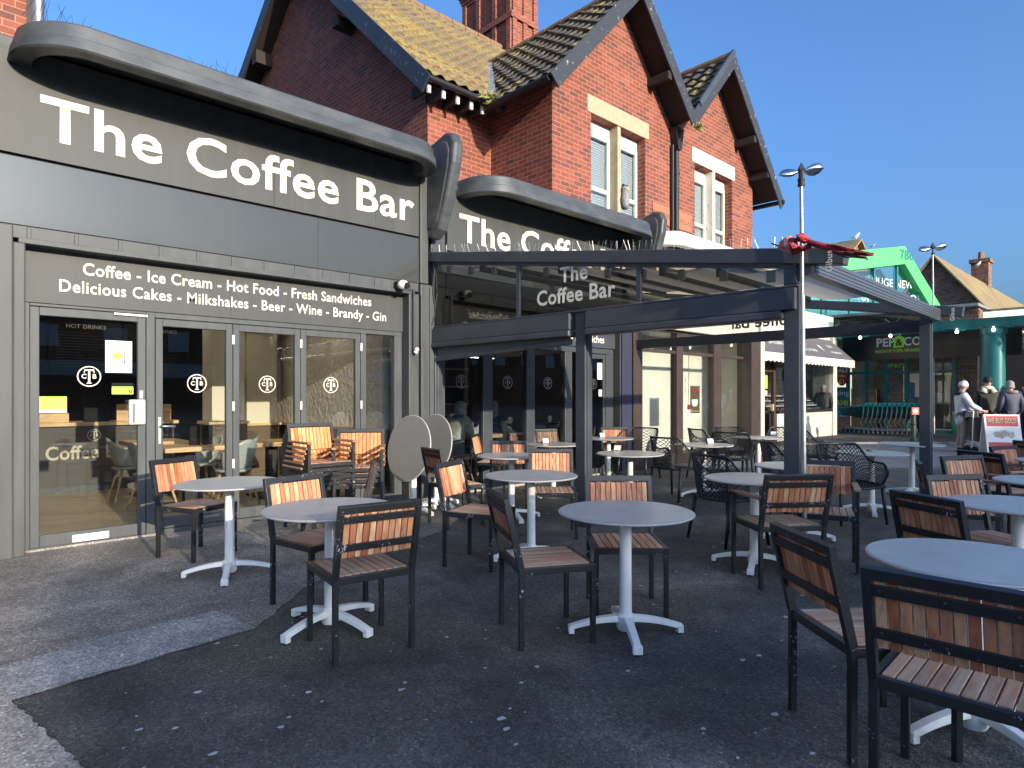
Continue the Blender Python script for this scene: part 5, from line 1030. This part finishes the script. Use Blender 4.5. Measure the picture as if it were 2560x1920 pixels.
for i in range(5): wq = bx('window', M['glassd'], h1, (42.5+i*3.2, 43.7+i*3.2, 7.2, 7.24, 4.2, 5.4)); bx('frame', M['wpaint'], wq, (42.4+i*3.2, 42.5+i*3.2, 7.17, 7.24, 4.1, 5.5), (43.7+i*3.2, 43.8+i*3.2, 7.17, 7.24, 4.1, 5.5), (42.5+i*3.2, 43.7+i*3.2, 7.17, 7.24, 5.4, 5.5))
h2 = far_house((43, 16, 0), 39.8, 45.8, 14.0, 20, 9.2, 1.75, 'brown brick house gable peeping over the green showroom', None, None, 'y')
h3 = far_house((70, -2, 0), 66, 80, -4, 3.5, 6.0, 2.6, 'distant brick house behind the right end of the street canopy', [(72, -.5, 9.5)])
# shops under and beyond the canopy on the right
rs_ = thing('corner_shops', (33, 3, 0), 'far row of small shops with blue and green fronts under the canopy', 'shop')
bx('wall', M['fbrick'], rs_, (32.2, 33, -8, 6.4, 0, 3.9)); M['blue'] = plain('bright_blue_panel', (.015, .035, .45), .4, col2=(.02, .05, .52), scale=2); bx('blue_front', M['blue'], rs_, (32.05, 32.2, 5.35, 6.2, .3, 2.75), (32.05, 32.2, 4.2, 4.85, .3, 2.75)); bx('pale_blue_panel', plain('pale_blue', (.25, .38, .75), .4), rs_, (32.08, 32.2, 4.86, 5.34, .3, 2.75)); bx('cash_machine', M['chrome'], rs_, (32.0, 32.05, 4.9, 5.2, 1.1, 1.7)); bx('green_sign', M['green'], rs_, (32.05, 32.2, 1.2, 2.6, 2.1, 2.9)); bx('cream_shop', M['beige'], rs_, (32.1, 32.2, 2.65, 4.1, .2, 2.8)); bx('green_door', M['green'], rs_, (32.0, 32.1, 6.22, 6.6, .1, 2.9)); bx('shop_window', M['glassd'], rs_, (32.0, 32.05, 1.3, 2.5, .6, 2.0), (32.0, 32.05, 2.8, 3.9, .6, 2.2))
txt('lettering', 'CASH', (32.0, 5.05, 2.35), YU, ZU, M['wpaint'], rs_, size=.2)
# terrace across the road: it throws the morning shadow over the cafe tables and shows in the glass
tr = thing('opposite_terrace', (80, -66, 0), 'terrace of shops across the road behind the viewer, mirrored in the glass', 'shop')
bx('wall', M['fbrick'], tr, (-6.1, 170, -80, -62, 0, 16.5)); bx('wall', M['cream'], thing('opposite_terrace', (-60, -66, 0), 'cream terrace across the road beyond a gap, behind the viewer', 'shop'), (-140, -12.5, -80, -62, 0, 15.5)); bx('shop_sign', M['whitewall'], tr, *[(x, x+9, -62, -61.8, 3.4, 4.8) for x in (-5, 6, 17)]); bx('shop_sign', M['green'], tr, (28, 38, -62, -61.8, 3.4, 4.8)); bx('shop_sign', M['blue'], tr, (40, 52, -62, -61.8, 3.4, 4.8))
bx('upper_window', M['wpaint'], tr, *[(x, x+2.2, -62, -61.9, z, z+2.2) for x in range(-3, 120, 6) for z in (6.2, 9.6, 13)]); bx('shop_window', M['dkint'], tr, *[(x, x+8, -62, -61.9, .5, 3.2) for x in range(-5, 120, 10)])
# ------------------------------------------------------------------ people
def skinmesh(name, pts, edges, rad, mat, parent, sub=2):
    me = bpy.data.meshes.new(name); me.from_pydata([tuple(p) for p in pts], edges, []); o = bpy.data.objects.new(name, me); COL.objects.link(o)
    o.modifiers.new('skin', 'SKIN').use_smooth_shade = True
    for i, d in enumerate(me.skin_vertices[0].data): d.radius = rad[i] if isinstance(rad[i], tuple) else (rad[i], rad[i]); d.use_root = i == 0
    s = o.modifiers.new('sub', 'SUBSURF'); s.levels = s.render_levels = sub
    r_ = mesh_of(o); r_.materials.clear(); r_.materials.append(mat); return link(r_, name, parent, smooth=True)
def person(loc, rz, label, coat, trousers, shoes, hair=None, hat=None, hem=.78, J=None, sc=1.0, hood=None, coatr=1.0, hairlen=.0, skirt=False):
    t = thing('person', loc, label, 'person', None, rz); t.scale = (sc, sc, sc)
    j = dict(pel=(0,0,.94), wai=(0,0,1.10), che=(0,.01,1.28), nec=(0,.0,1.44), hb=(0,.02,1.52), hd=(0,.045,1.60), ht=(0,.03,1.68))
    for s, k in ((-1, 'l'), (1, 'r')):
        j.update({'sh'+k: (s*.18,0,1.38), 'el'+k: (s*.245,-.03,1.12), 'wr'+k: (s*.25,.09,.90), 'ha'+k: (s*.25,.12,.83), 'hi'+k: (s*.09,0,.90), 'kn'+k: (s*.10,.03,.50), 'an'+k: (s*.105,-.03,.08), 'to'+k: (s*.12,.13,.035)})
    if J: j.update(J)
    V = {k: Vector(p) for k, p in j.items()}
    names = ['pel','wai','che','nec','hb','hd','ht']; rad = [(.13,.10),(.12,.09),(.15,.10),.055,.062,(.076,.092),(.055,.065)]; ed = [(i, i+1) for i in range(6)]; pts = [V[n] for n in names]
    def add(p, r, to): pts.append(Vector(p)); rad.append(r); ed.append((to, len(pts)-1)); return len(pts)-1
    for k in 'lr':
        a = add(V['sh'+k], .060, 2); b = add(V['el'+k], .042, a); c = add(V['wr'+k], .027, b); h = add(V['ha'+k], (.036,.018), c)
        d = (V['ha'+k]-V['wr'+k]).normalized(); sd_ = d.cross(Vector((1, 0, 0)))
        sd_ = sd_.normalized() if sd_.length > .1 else Vector((0, 1, 0)); nn = d.cross(sd_)
        for q, ln in ((-.9, .055), (-.3, .068), (.3, .064), (.9, .05)):
            f1 = add(V['ha'+k]+d*.045+sd_*q*.03, .009, h); f2 = add(V['ha'+k]+d*(.045+ln*.55)+sd_*q*.034+nn*.006, .008, f1); add(V['ha'+k]+d*(.045+ln)*.97+sd_*q*.033+nn*.022, .007, f2)
        t1 = add(V['ha'+k]+sd_*.045-d*.005, .010, h); add(V['ha'+k]+sd_*.062+d*.04, .008, t1)
        a = add(V['hi'+k], .085, 0); b = add(V['kn'+k], .055, a); c = add(V['an'+k], .038, b); add(V['to'+k], .03, c)
    body = skinmesh('body', pts, ed, rad, M['skin'], t, 2)
    # face
    fwd = (V['hd']-V['hb']); hd = V['hd']; f = Vector((0, 1, 0))
    if 'look' in j: f = Vector(j['look']).normalized()
    sdv = f.cross(Vector((0, 0, 1))).normalized(); m = MB(); base = hd+f*.082
    m.ball(base+Vector((0, 0, -.012)), .014, .02, .022, 8, 6); [m.ball(hd+sdv*s*.078+Vector((0, 0, -.005)), .014, .02, .028, 8, 6) for s in (-1, 1)]; m.build('nose_and_ears', M['skin'], t, smooth=True)
    m = MB(); [m.ball(base+sdv*s*.031+Vector((0, 0, .012))-f*.010, .011, .008, .008, 8, 6) for s in (-1, 1)]; m.build('eyes', M['gap'], t, smooth=True); m = MB(); m.ball(base+Vector((0, 0, -.052))-f*.006, .026, .012, .007, 8, 6); m.build('mouth', plain('lips', (.40, .14, .12), .5), t, smooth=True)
    # trousers
    p2 = [V['pel']+Vector((0, 0, .03)), V['hil'], V['knl'], V['anl']+Vector((0, 0, .03)), V['hir'], V['knr'], V['anr']+Vector((0, 0, .03))]
    skinmesh('trousers', p2, [(0,1),(1,2),(2,3),(0,4),(4,5),(5,6)], [(.15,.115),.105,.078,.064,.105,.078,.064], trousers, t)
    for k in 'lr': skinmesh('shoe', [V['an'+k]+Vector((0,-.03,-.02)), V['an'+k]+(V['to'+k]-V['an'+k])*.5, V['to'+k]], [(0,1),(1,2)], [.05,.046,.04], shoes, t, 1)
    # coat: one surface over trunk and sleeves
    c = coatr; pts = [V['che'], V['wai'], V['pel'], V['pel']+Vector((0, 0, hem-.94)), V['nec']+Vector((0, 0, -.03))]; ed = [(0,1),(1,2),(2,3),(0,4)]; rad = [(.185*c,.135*c),(.175*c,.135*c),(.19*c,.145*c),(.21*c,.165*c),(.095*c,.08*c)]
    if hem > 1.0: pts = [V['che'], V['wai'], V['pel']+Vector((0, 0, .02)), V['pel'], V['nec']+Vector((0, 0, -.03))]
    for k in 'lr':
        i = len(pts); pts += [V['sh'+k], V['el'+k], V['wr'+k]]; ed += [(0, i), (i, i+1), (i+1, i+2)]; rad += [.095*c, .072*c, .056*c]
    skinmesh('coat', pts, ed, rad, coat, t)
    if hood: m = MB(); m.lathe([(.09, 0), (.135, .015), (.15, .05), (.12, .085), (.085, .07)], V['nec']+Vector((0, -.03, -.05)), 18); m.build('collar', hood, t, smooth=True)
    if hair:
        m = MB(); m.ball(hd+Vector((0, 0, .03))-f*.022, .094, .098, .092, 16, 10)
        if hairlen: m.lathe([(.085, .03), (.098, -.04), (.10, -.04-hairlen*.6), (.075, -.04-hairlen)], hd-f*.030, 16)
        m.build('hair', hair, t, smooth=True)
    if hat:
        m = MB(); m.lathe([(.094, .0), (.100, .02), (.100, .05), (.094, .085), (.06, .125), (.01, .14)], hd+Vector((0, 0, .022))-f*.006, 18); m.lathe([(.100, -.01), (.106, 0), (.106, .045), (.100, .05)], hd+Vector((0, 0, .022))-f*.006, 18, caps=False); m.build('hat', hat, t, smooth=50)
    return t, V
def face_dir(al): d = -FW*math.cos(R(al))+RT*math.sin(R(al)); return math.atan2(d.y, d.x)-R(90)
def at(u, depth): p = CP+ray(u, HOR)*depth; return (p.x, p.y, 0)
M['olive'] = plain('dark_olive_quilt', (.022, .023, .016), .7, col2=(.034, .034, .024), scale=9); M['lilac'] = plain('pale_grey_coat', (.46, .47, .54), .7, col2=(.52, .53, .60), scale=9); M['blackcoat'] = plain('black_coat', (.012, .012, .014), .75); M['greytr'] = plain('grey_trousers', (.20, .18, .17), .8, col2=(.25, .23, .21), scale=9); M['dktr'] = plain('dark_trousers', (.018, .018, .022), .8)
M['pinkc'] = plain('pale_pink_coat', (.62, .38, .33), .7, col2=(.68, .45, .40), scale=9); M['redc'] = plain('red_coat', (.40, .03, .035), .7); M['fleece'] = plain('cream_fleece', (.66, .60, .48), .95, bmp=.8, bscale=90); M['fur'] = plain('brown_fur', (.22, .17, .13), .95, col2=(.32, .26, .2), scale=40, bmp=.8, bscale=120); M['knit'] = plain('cream_knit', (.62, .56, .44), .9, col2=(.55, .49, .38), scale=30, bmp=.5, bscale=160); M['whitehat'] = plain('white_knit_hat', (.68, .68, .74), .9, bmp=.4, bscale=90)
t, V = person(at(2404, 16.3), face_dir(75), 'person in pale grey coat and white bobble hat pushing a shopping trolley', M['lilac'], M['greytr'], M['blackcoat'], hat=M['whitehat'], hair=M['hairg'], hem=.60, sc=1.02, hood=M['dktr'], coatr=1.02,
    J={'elr': (.24, .12, 1.14), 'wrr': (.18, .36, 1.02), 'har': (.16, .43, 1.0), 'ell': (-.24, .10, 1.13), 'wrl': (-.18, .34, 1.02), 'hal': (-.16, .41, 1.0)})
m = MB(); m.ball(V['ht']+Vector((0, -.01, .075)), .055); m.build('bobble', M['blackcoat'], t, smooth=True); m = MB(); m.box(.17, .25, -.02, .24, .80, 1.02); m.tube([(.21, .1, 1.0), (.17, .07, 1.2), (.06, .02, 1.42), (-.05, -.06, 1.4)], .010, 6); m.build('handbag', plain('quilted_black_bag', (.02, .02, .024), .35, bmp=.6, bscale=30), t, bevel=.02)
t, V = person(at(2468, 17.3), face_dir(-20), 'person in dark quilted jacket with cream fleece collar, black beanie and sunglasses', M['olive'], M['dktr'], M['blackcoat'], hat=M['blackcoat'], hair=None, hem=.80, sc=1.10, coatr=1.16)
m = MB(); c_ = V['nec']; m.loft([[c_+Vector((x, .06, .06)) for x in (-.10, -.03)]+[c_+Vector((-.05, .17, -.10)), c_+Vector((-.17, .13, -.06))], [c_+Vector((x, .03, .07)) for x in (-.11, -.03)]+[c_+Vector((-.05, .13, -.10)), c_+Vector((-.17, .09, -.06))]]); m.loft([[c_+Vector((x, .06, .06)) for x in (.10, .03)]+[c_+Vector((.05, .17, -.10)), c_+Vector((.17, .13, -.06))], [c_+Vector((x, .03, .07)) for x in (.11, .03)]+[c_+Vector((.05, .13, -.10)), c_+Vector((.17, .09, -.06))]]); m.lathe([(.085, 0), (.12, .0), (.125, .06), (.09, .08)], c_+Vector((0, -.01, -.0)), 16); m.build('fleece_collar', M['fleece'], t, smooth=True)
h_ = V['hd']; m = MB(); m.box(-.075, -.008, .075, .10, h_.z-.005, h_.z+.03); m.box(.008, .075, .075, .10, h_.z-.005, h_.z+.03); m.box(-.08, .08, .08, .092, h_.z+.022, h_.z+.03); m.build('sunglasses', M['gap'], t, bevel=.008)
t, V = person(at(2526, 16.6), face_dir(172), 'person in navy quilted coat with fur trimmed hood seen from behind', M['navy'], M['dktr'], M['blackcoat'], hair=M['hairg'], hem=.62, sc=1.05, hood=M['fur'], coatr=1.08, hairlen=.05)
person(at(2354, 27.5), face_dir(10), 'person in pale pink coat and grey cap walking far behind the others', M['pinkc'], M['dktr'], M['redc'], hat=M['fur'], hem=.86, sc=1.05, coatr=1.1, J={'knl': (-.10, .12, .5), 'anl': (-.1, .10, .09), 'tol': (-.11, .25, .04)})
person(at(2426, 24), face_dir(-60), 'person in red coat half hidden behind the white bobble hat', M['redc'], M['dktr'], M['blackcoat'], hair=M['hairg'], hat=M['blackcoat'], hem=.7, sc=.98)
person(at(2058, 22.6), face_dir(165), 'person in long black hooded coat just right of the pergola post', M['blackcoat'], M['dktr'], M['wpaint'], hair=M['hairw'], hem=.35, sc=1.04, hood=M['blackcoat'], coatr=1.12)
person(at(2566, 19), face_dir(-80), 'person in dark cap cut off by the right edge of the picture', M['blackcoat'], M['dktr'], M['blackcoat'], hat=M['olive'], hem=.8, sc=1.04)
sit = {'pel': (0,-.02,.52), 'wai': (0,.02,.70), 'che': (0,.07,.88), 'nec': (0,.10,1.04), 'hb': (0,.13,1.11), 'hd': (0,.17,1.18), 'ht': (0,.16,1.26), 'shl': (-.18,.09,.98), 'shr': (.18,.09,.98), 'ell': (-.24,.16,.76), 'elr': (.24,.16,.76), 'wrl': (-.14,.40,.84), 'wrr': (.16,.38,.80), 'hal': (-.11,.46,.88), 'har': (.13,.45,.80),
       'hil': (-.10,.04,.50), 'hir': (.10,.04,.50), 'knl': (-.12,.44,.50), 'knr': (.12,.44,.50), 'anl': (-.12,.42,.09), 'anr': (.12,.42,.09), 'tol': (-.12,.56,.04), 'tor': (.12,.56,.04)}
def inside(u, y): p = onY(u, HOR, y); return (p.x, p.y, .03)
t, V = person(inside(1136, 7.95), R(-82), 'person with white shoulder length hair in a cream jumper seated in the cafe window', M['knit'], M['dktr'], M['blackcoat'], hair=M['hairw'], hem=1.2, J=sit, hairlen=.14)
m = MB(); m.lathe([(.07, 0), (.10, .01), (.10, .05), (.075, .06)], V['nec']+Vector((0, 0, -.02)), 16); m.build('scarf', M['navy'], t, smooth=True)
p_ = inside(1246, 8.35); t, V = person(p_, R(98), 'person with grey hair and dark clothes facing left behind the window glass', M['dktr'], M['dktr'], M['blackcoat'], hair=M['hairg'], hem=1.2, J=sit, hairlen=.16)
for i, (u, y, a, l) in enumerate([(1136, 7.93, -82, 'grey tub chair under the white haired person in the window'), (1246, 8.36, 98, 'grey tub chair under the grey haired person behind the glass')]):
    o = copy_tree(tc); p_ = inside(u, y); o.location = p_; o.rotation_euler = (0, 0, R(a)); tag(o, l, 'chair', 'grey tub chairs inside the cafe')
p_ = inside(1192, 8.02); oak_table(p_[0], p_[1], 'oak topped table with teapot in the window of the second unit')
tp_ = thing('teapot', (p_[0]-.06, p_[1]-.12, .79), 'white china teapot on the table beside the seated person', 'teapot')
m = MB(); m.lathe([(.045, 0), (.075, .03), (.082, .07), (.06, .11), (.035, .12)], n=18); m.build('pot', M['wpaint'], tp_, smooth=True); m = MB(); m.lathe([(.036, .12), (.02, .135), (.012, .15), (.002, .155)], n=14); m.build('lid', M['wpaint'], tp_, smooth=True); m = MB(); m.tube([(.07, 0, .04), (.11, 0, .08), (.125, 0, .115)], [.018, .012, .009], 8); m.build('spout', M['wpaint'], tp_, smooth=True); m = MB(); m.tube([(-.07, 0, .10), (-.115, 0, .09), (-.115, 0, .05), (-.075, 0, .03)], .008, 6); m.build('handle', M['wpaint'], tp_, smooth=True)
cp_ = thing('cup', (p_[0]+.12, p_[1]-.15, .79), 'white cup on a saucer right of the teapot', 'cup'); m = MB(); m.lathe([(.07, 0), (.075, .012), (.03, .014), (.045, .065), (.04, .065), (.02, .02)], n=18); m.build('cup_body', M['wpaint'], cp_, smooth=40)
# ------------------------------------------------------------------ trolleys, bollard, bin, boards
def make_trolley():
    t = thing('shopping_trolley', (0, 0, 0), None, None)
    def wire(name, quads, n1, n2, th, mat):
        m = MB()
        for q in quads:
            a, b, c, d = map(Vector, q); vs = [(a+(b-a)*(i/n1))+((d+(c-d)*(i/n1))-(a+(b-a)*(i/n1)))*(k/n2) for k in range(n2+1) for i in range(n1+1)]
            m.add(vs, [(k*(n1+1)+i, k*(n1+1)+i+1, (k+1)*(n1+1)+i+1, (k+1)*(n1+1)+i) for k in range(n2) for i in range(n1)])
        o = m.build(name, mat, t); wf = o.modifiers.new('w', 'WIREFRAME'); wf.thickness = th; wf.use_even_offset = False; wf.use_boundary = True; me = mesh_of(o); return link(me, name, t)
    B = {'ltb': (-.28, .02, 1.0), 'rtb': (.28, .02, 1.0), 'ltf': (-.21, .86, .90), 'rtf': (.21, .86, .90), 'lbb': (-.25, .06, .56), 'rbb': (.25, .06, .56), 'lbf': (-.18, .80, .66), 'rbf': (.18, .80, .66)}
    g = lambda s: [B[k] for k in s.split()]
    wire('basket', [g('lbb lbf ltf ltb'), g('rbb rbf rtf rtb'), g('lbf rbf rtf ltf')], 12, 7, .012, plain('dark_green_grid', (.03, .10, .085), .5)); wire('basket_floor', [g('lbb rbb rbf lbf')], 8, 10, .01, M['blackcoat'])
    m = MB(); m.loft([[(-.27, .03, .56), (.27, .03, .56), (.285, .0, .75), (.27, .0, .97), (-.27, .0, .97), (-.285, .0, .75)], [(-.25, .06, .56), (.25, .06, .56), (.265, .03, .75), (.25, .03, .97), (-.25, .03, .97), (-.265, .03, .75)]]); m.build('back_flap', plain('dark_trolley_plastic', (.05, .065, .06), .45), t, bevel=.01)
    m = MB(); m.box(-.30, -.15, -.012, -.002, .70, .93); m.build('flap_label', M['tealb'], t)
    m = MB(); m.tube([(-.30, -.02, .93), (-.30, -.06, 1.03), (-.22, -.085, 1.06), (.22, -.085, 1.06), (.30, -.06, 1.03), (.30, -.02, .93)], .019, 8); m.tube([B['ltb'], B['ltf'], B['rtf'], B['rtb']], .014, 8); m.build('handle', M['tealb'], t, smooth=True)
    m = MB()
    for sx in (-1, 1): m.tube([(sx*.27, .0, .97), (sx*.265, .04, .60), (sx*.24, .12, .42), (sx*.25, .0, .17)], .02, 8); m.tube([(sx*.25, .0, .17), (sx*.18, .82, .20)], .018, 8)
    m.build('frame', M['steel'], t, smooth=True)
    for sx, y in ((-.25, .0), (.25, .0), (-.18, .82), (.18, .82)):
        m = MB(); m.tube([(sx-.014, y, .065), (sx+.014, y, .065)], .064, 16); w_ = m.build('wheel', M['black'], t); m = MB(); m.tube([(sx-.018, y, .065), (sx+.018, y, .065)], .035, 12); m.beam((sx, y-.01, .06), (sx, y, .18), .045, .02); m.build('caster', M['steel'], w_)
    return t
tl = make_trolley()
ORDT = ['front', 'second', 'third', 'fourth', 'fifth', 'sixth', 'seventh', 'eighth', 'ninth', 'tenth', 'last']
for i in range(11):
    o = tl if i == 0 else copy_tree(tl); o.location = (25.75, 8.05-.155*i, 0); o.scale = (1.05, 1.0, 1.06); tag(o, '%s shopping trolley with teal handle, counted from the left of the nested row' % ORDT[i], 'trolley', 'nested row of shopping trolleys')
p = onZ(2283, 1105); bo = thing('bollard', (p.x, p.y, 0), 'dark green ribbed iron bollard in front of the trolleys', 'bollard'); m = MB(); m.lathe([(.10, 0), (.10, .12), (.075, .15), (.075, .52), (.092, .54), (.092, .57), (.075, .59), (.072, .82), (.09, .84), (.09, .90), (.05, .95), (.01, .97)], n=20); m.build('shaft', plain('dark_green_iron', (.016, .045, .03), .45), bo, smooth=35)
m = MB(); m.box(-.11, .11, -.11, -.10, .83, 1.05); o = m.build('warning_sticker', M['red'], bo); o.rotation_euler = (0, 0, YAW-R(90)); m = MB(); m.disc((0, -.112, .94), .075, (0, -1, 0)); o2 = m.build('white_disc', M['wpaint'], o)
bn = thing('litter_bin', (27.2, 6.55, 0), 'black cylindrical litter bin at the end of the trolley row', 'bin'); m = MB(); m.lathe([(.24, 0), (.26, .62), (.28, .64), (.28, .70), (.24, .72), (.24, .66), (.02, .6)], n=24); m.build('drum', M['black'], bn, smooth=40); m = MB(); m.lathe([(.262, .50), (.266, .50), (.266, .54), (.262, .54)], n=24, caps=False); m.build('steel_band', M['chrome'], bn)
ab = onZ(2502, 1136); sbd = thing('sign_board', (ab.x, ab.y, 0), 'white folding pavement board reading we buy gold in a red header', 'sign', None, face_dir(-12)+math.pi)
for s, nm in ((1, 'front_panel'), (-1, 'rear_panel')):
    m = MB(); k = .20; m.loft([[(x, -s*(.02+k), .02) for x in (-.38, .38)]+[(x, -s*.02, .96) for x in (.38, -.38)], [(x, -s*(.0+k), .02) for x in (-.38, .38)]+[(x, -s*.0, .96) for x in (.38, -.38)]]); pn = m.build(nm, M['wpaint'], sbd, bevel=.006)
    if s == 1: fp_ = pn
def bpt(x, z, o=.006): return Vector((x, -.02-.20*(.96-z)/.94-o, z))
def bquad(name, x0, x1, z0, z1, mat, par, o=.004): m = MB(); m.add([bpt(x0, z0, o), bpt(x1, z0, o), bpt(x1, z1, o), bpt(x0, z1, o)], [(0, 1, 2, 3)]); return m.build(name, mat, par)
hdq = bquad('red_header', -.33, .33, .68, .92, M['red'], fp_); upv = (bpt(0, 1)-bpt(0, 0)).normalized(); M['oldgold'] = plain('old_gold_ink', (.50, .46, .26), .5); txt('lettering', 'WE BUY GOLD', bpt(-.295, .74, .006), (1, 0, 0), upv, M['gap'], hdq, fit=(.60, .125), off=.03, world=False, lift=.001); txt('lettering', 'WE BUY GOLD', bpt(-.305, .748, .008), (1, 0, 0), upv, M['oldgold'], hdq, fit=(.60, .125), off=.02, world=False, lift=.002)
bquad('red_footer', -.33, .33, .06, .30, M['red'], fp_); gpn = MB()
for i in range(70):
    a = random.uniform(0, 6.28); r_ = random.random()**.6; c_ = bpt(.02+.23*r_*math.cos(a), .49+.085*r_*math.sin(a), .005+.0001*i); w_ = random.uniform(.012, .03); b_ = random.uniform(0, 3); e1 = Vector((math.cos(b_), 0, 0))+upv*math.sin(b_); e2 = Vector((-math.sin(b_), 0, 0))+upv*math.cos(b_); gpn.add([c_-e1*w_*2, c_-e2*w_*.5, c_+e1*w_*2, c_+e2*w_*.5], [(0, 1, 2, 3)])
gpn.build('printed_jewellery', plain('printed_gold', (.28, .20, .10), .5, col2=(.55, .48, .36), scale=30), fp_)
wk = thing('shopping_walker', at(2438, 15.9), 'white framed wheeled shopping bag with dark brown cloth bag', 'shopping trolley', None, face_dir(75)); m = MB()
m.loft([[(-.19, -.04, .28), (.19, -.04, .28), (.19, .26, .28), (-.19, .26, .28)], [(-.23, -.10, .86), (.23, -.10, .86), (.23, .30, .84), (-.23, .30, .84)]]); m.build('bag', plain('brown_bag_cloth', (.055, .045, .045), .8, col2=(.075, .062, .06), scale=6), wk, bevel=.03); m = MB(); m.box(-.24, .24, -.11, .31, .83, .88); m.build('bag_flap', M['blackcoat'], wk, bevel=.015)
m = MB()
for sx in (-.22, .22): m.tube([(sx, -.12, 1.02), (sx, -.13, .86), (sx, -.15, .12), (sx, -.10, .09)], .014, 8); m.tube([(sx, -.15, .30), (sx, .30, .12), (sx, .42, .20), (sx, .30, .26)], .014, 8)
m.tube([(-.22, -.12, 1.02), (.22, -.12, 1.02)], .015, 8); m.build('frame', M['wmetal'], wk, smooth=True)
for sx in (-.22, .22):
    for y in (-.10, .36): m = MB(); m.tube([(sx-.018, y, .08), (sx+.018, y, .08)], .08, 14); m.build('wheel', M['black'], wk)
# ------------------------------------------------------------------ gulls
M['gullw'] = plain('gull_white', (.75, .74, .72), .7); M['gullg'] = plain('gull_grey', (.30, .31, .33), .7)
def gull(p, rz, sc, lab, dark=False):
    t = thing('seagull', p, lab, 'gull', 'birds on the roofs', rz); t.scale = (sc,)*3; a, b = (M['gullg'], M['gullg']) if dark else (M['gullw'], M['gullg'])
    ax = [(0, -.20, .13), (0, -.10, .16), (0, .0, .20), (0, .09, .27), (0, .13, .34), (0, .15, .39), (0, .17, .42)]; rr = [.012, .05, .085, .075, .042, .043, .02]; m = MB(); m.tube(ax, rr, 12); m.build('body', a, t, smooth=True)
    for sx in (-1, 1): m = MB(); m.tube([(sx*.055, .08, .25), (sx*.075, .0, .21), (sx*.06, -.14, .15), (sx*.02, -.27, .10)], [.03, .045, .03, .006], 8); m.build('wing', b, t, smooth=True); m = MB(); m.tube([(sx*.03, .02, .14), (sx*.03, .03, 0)], .007, 5); m.build('leg', M['yellow'], t)
    m = MB(); m.tube([(0, .185, .40), (0, .25, .385)], [.014, .003], 6); m.build('beak', M['yellow'], t)
def far(u, v, depth): return CP+ray(u, v)*depth
gull(far(2140, 601, 39.6), face_dir(95), 1.15, 'white seagull standing on the brick gable behind the green showroom'); gull(far(2182, 620, 40.5), face_dir(60), .7, 'small dark pigeon on the slope of the brick gable', True)
gull(far(2445, 668, 44), face_dir(85), 1.0, 'seagull beside the pots on the tall far chimney'); gull(far(2379, 731, 37), face_dir(60), 1.0, 'seagull on the far terrace roof left of the chimney')
# unused prototypes never placed are dropped
for k, o in PROTO.items():
    if k not in USED:
        for c in list(o.children): bpy.data.objects.remove(c)
        bpy.data.objects.remove(o)
